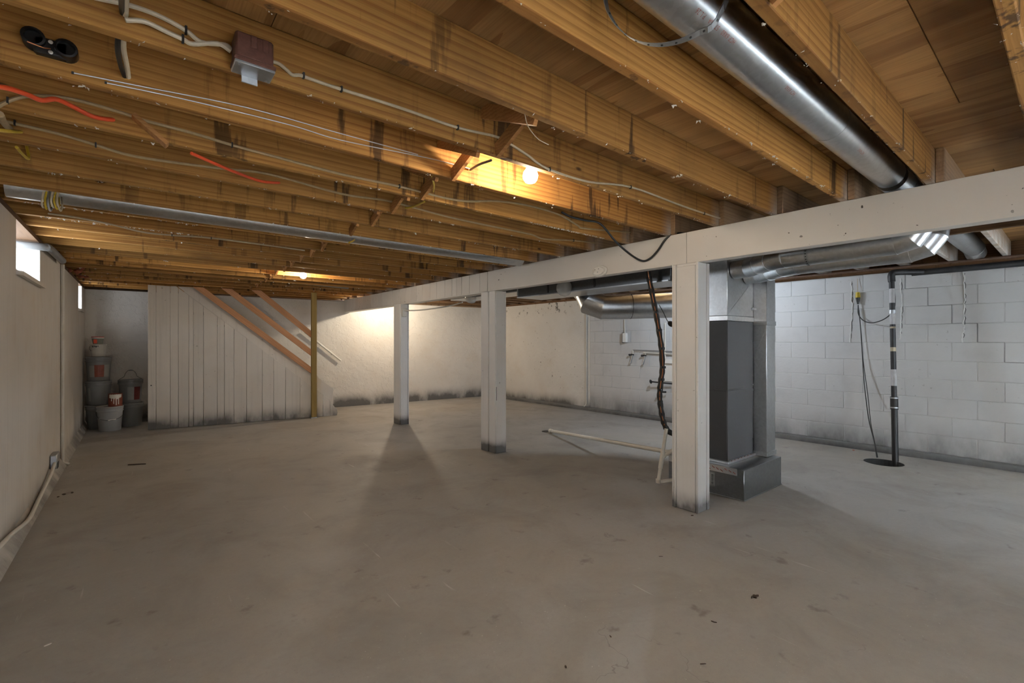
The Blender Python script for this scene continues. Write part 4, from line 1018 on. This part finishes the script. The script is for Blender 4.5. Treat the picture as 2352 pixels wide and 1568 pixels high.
# metal box on the fourth joist
jb = thing('junction_box', 'rusty brown and grey metal junction box screwed to a joist overhead', 'junction box', (.30, 1.66, 2.15))
yb = JY(3)
M().box(.245, yb - .078, 2.168, .350, yb - .001, 2.246).build('cover', MT['brown'], jb, .006)
M().box(.241, yb - .082, 2.156, .356, yb - .003, 2.170).build('lid_edge', MT['brown'], jb, .003)
M().box(.243, yb - .080, 2.148, .354, yb - .002, 2.157).build('bottom_plate', MT['steel'], jb, .002)
M().box(.272, yb - .004, 2.128, .318, yb + .001, 2.150).build('mounting_tab', MT['steel'], jb, .001)
for x_ in (.285, .318):
    M().box(x_, yb - .0805, 2.205, x_ + .018, yb - .077, 2.243).build('knockout', MT['brown'], jb, .0015)
for x_, y_ in ((.256, yb - .068), (.340, yb - .015)): M().lathe([(.004, -.003), (.004, 0)], 8, (x_, y_, 2.148)).build('screw', MT['galv'], jb)
# black bakelite twin socket
bs = thing('twin_socket', 'old black twin lamp socket screwed to a joist face overhead', 'socket', (-.196, 2.06, 2.236))
c0 = onY(118, 113, JY(4) - .015)
M().box(c0.x - .040, JY(4) - .030, c0.z - .026, c0.x + .040, JY(4) - .0005, c0.z + .026).build('body', MT['black'], bs, .006)
for dx, dz in ((-.038, .012), (.036, .004)):
    M().lathe([(.028, .0005), (.028, .045), (.022, .046), (.022, .03), (.004, .03)], 20, (c0.x + dx, JY(4), c0.z + dz), Matrix.Rotation(R(90), 3, 'X')).build('barrel', MT['black'], bs)
for dz in (.014, -.018): M().lathe([(.005, .030), (.006, .033), (.003, .035)], 10, (c0.x, JY(4), c0.z + dz), Matrix.Rotation(R(90), 3, 'X')).build('screw', MT['white'], bs)
M().tube([(c0.x - .05, JY(4) - .048, c0.z - .012), (c0.x - .015, JY(4) - .045, c0.z - .016), (c0.x, JY(4) - .034, c0.z - .008)], .0016, 6).build('bare_wire', MT['copper'], bs)

# ------------------------------------------------------------------ fibre crumbs left on the joist edges
q = M()
def crumb(p, s):
    vs = [Vector(p) + Vector((random.uniform(-1, 1), random.uniform(-1, 1), random.uniform(-1.1, .5))) * s for _ in range(4)]
    q.add(vs, [(0, 1, 2), (0, 3, 1), (1, 3, 2), (2, 3, 0)])
for k in range(-1, 22):
    y = JY(k); n = 60 if k < 8 else 24
    for _ in range(n):
        x = random.uniform(-.5, 3.33); e = random.choice((0, 0, .038, .02)); s = random.choice((.0025, .003, .004, .0065)) * (1 + .03 * max(k, 0))
        crumb((x, y + e + random.uniform(-.004, .004), JB - .001), s)
        if random.random() < .18:
            for _ in range(3): crumb((x + random.uniform(-.012, .012), y + e + random.uniform(-.006, .006), JB - .004), s * 1.2)
for _ in range(170): crumb((random.uniform(2.2, 3.05), JY(5) + random.uniform(-.004, .01), JB - .002), random.uniform(.003, .008))
for _ in range(120): crumb((random.uniform(-.5, .4), JY(9 if random.random() < .4 else 10) + random.uniform(-.004, .02), JB - .003), random.uniform(.004, .011))
tag(q.build('fibre_crumbs', MT['flake'], sm=False), 'white fibre crumbs and staples stuck along the joist edges', 'crumbs', None, 'stuff')

# ------------------------------------------------------------------ litter on the slab
def litter(name, label, u, v, pts, h, mat='leaf'):
    p = onZ(u, v, 0); q = M()
    for (dx, dy, sx, sy, a) in pts:
        ca, sa = math.cos(a), math.sin(a)
        P = [p + Vector((dx + ca * x - sa * y, dy + sa * x + ca * y, .001)) for x, y in ((-sx, -sy), (0, -sy * 1.3), (sx, -sy * .3), (sx * .8, sy * .7), (0, sy), (-sx, sy * .5))]
        q.prism(P, (0, 0, h))
    tag(q.build(name, MT[mat]), label, name.replace('_', ' '), 'bits of litter on the slab', 'thing')
litter('leaf_scrap', 'curled dry leaf bit with a stem on the open slab', 1733, 1371, [(0, 0, .013, .009, .4), (-.018, .006, .010, .002, .2), (.018, -.006, .008, .004, -.5)], .007)
litter('twig', 'tiny curved dark twig on the open slab', 1637, 1428, [(0, 0, .003, .008, .2), (.003, -.010, .002, .006, .6)], .003)
litter('splinter', 'small dark splinter on the slab near the lower frame edge', 1402, 1462, [(0, 0, .007, .002, 1.2)], .003)
litter('splinter', 'straight dark splinter on the foreground slab', 1615, 1525, [(0, 0, .012, .0015, -.65)], .002)
litter('pellet', 'stubby dark pellet on the foreground slab', 1299, 1532, [(0, 0, .006, .0035, 1.0)], .004)
litter('leaf_scrap', 'dark leaf scrap on the slab before the alcove', 312, 1067, [(0, 0, .07, .012, -.5), (.06, -.03, .03, .008, -.6)], .008)
litter('splinter', 'thin dark splinter beyond the curled leaf', 1518, 1278, [(0, 0, .012, .0015, -.7)], .002)
litter('wood_chip', 'dark wedge of debris at the foot of the window wall', 48, 1206, [(0, 0, .022, .03, .3)], .02)
litter('wood_chip', 'small dark chip beside the near post', 1590, 1184, [(0, 0, .010, .004, -.6)], .004)
litter('dark_crumb', 'dark crumbs on the slab by the window wall', 147, 1135, [(0, 0, .012, .02, .3), (.05, .02, .008, .02, .2), (-.03, -.06, .008, .012, .1)], .003)
litter('paint_chip', 'pale paint chip on the slab near the lower corner', 110, 1481, [(0, 0, .012, .004, .3)], .002, 'flake')
litter('leaf_scrap', 'orange leaf fragment near the sump', 1960, 1034, [(0, 0, .016, .010, .3)], .004, 'insul')
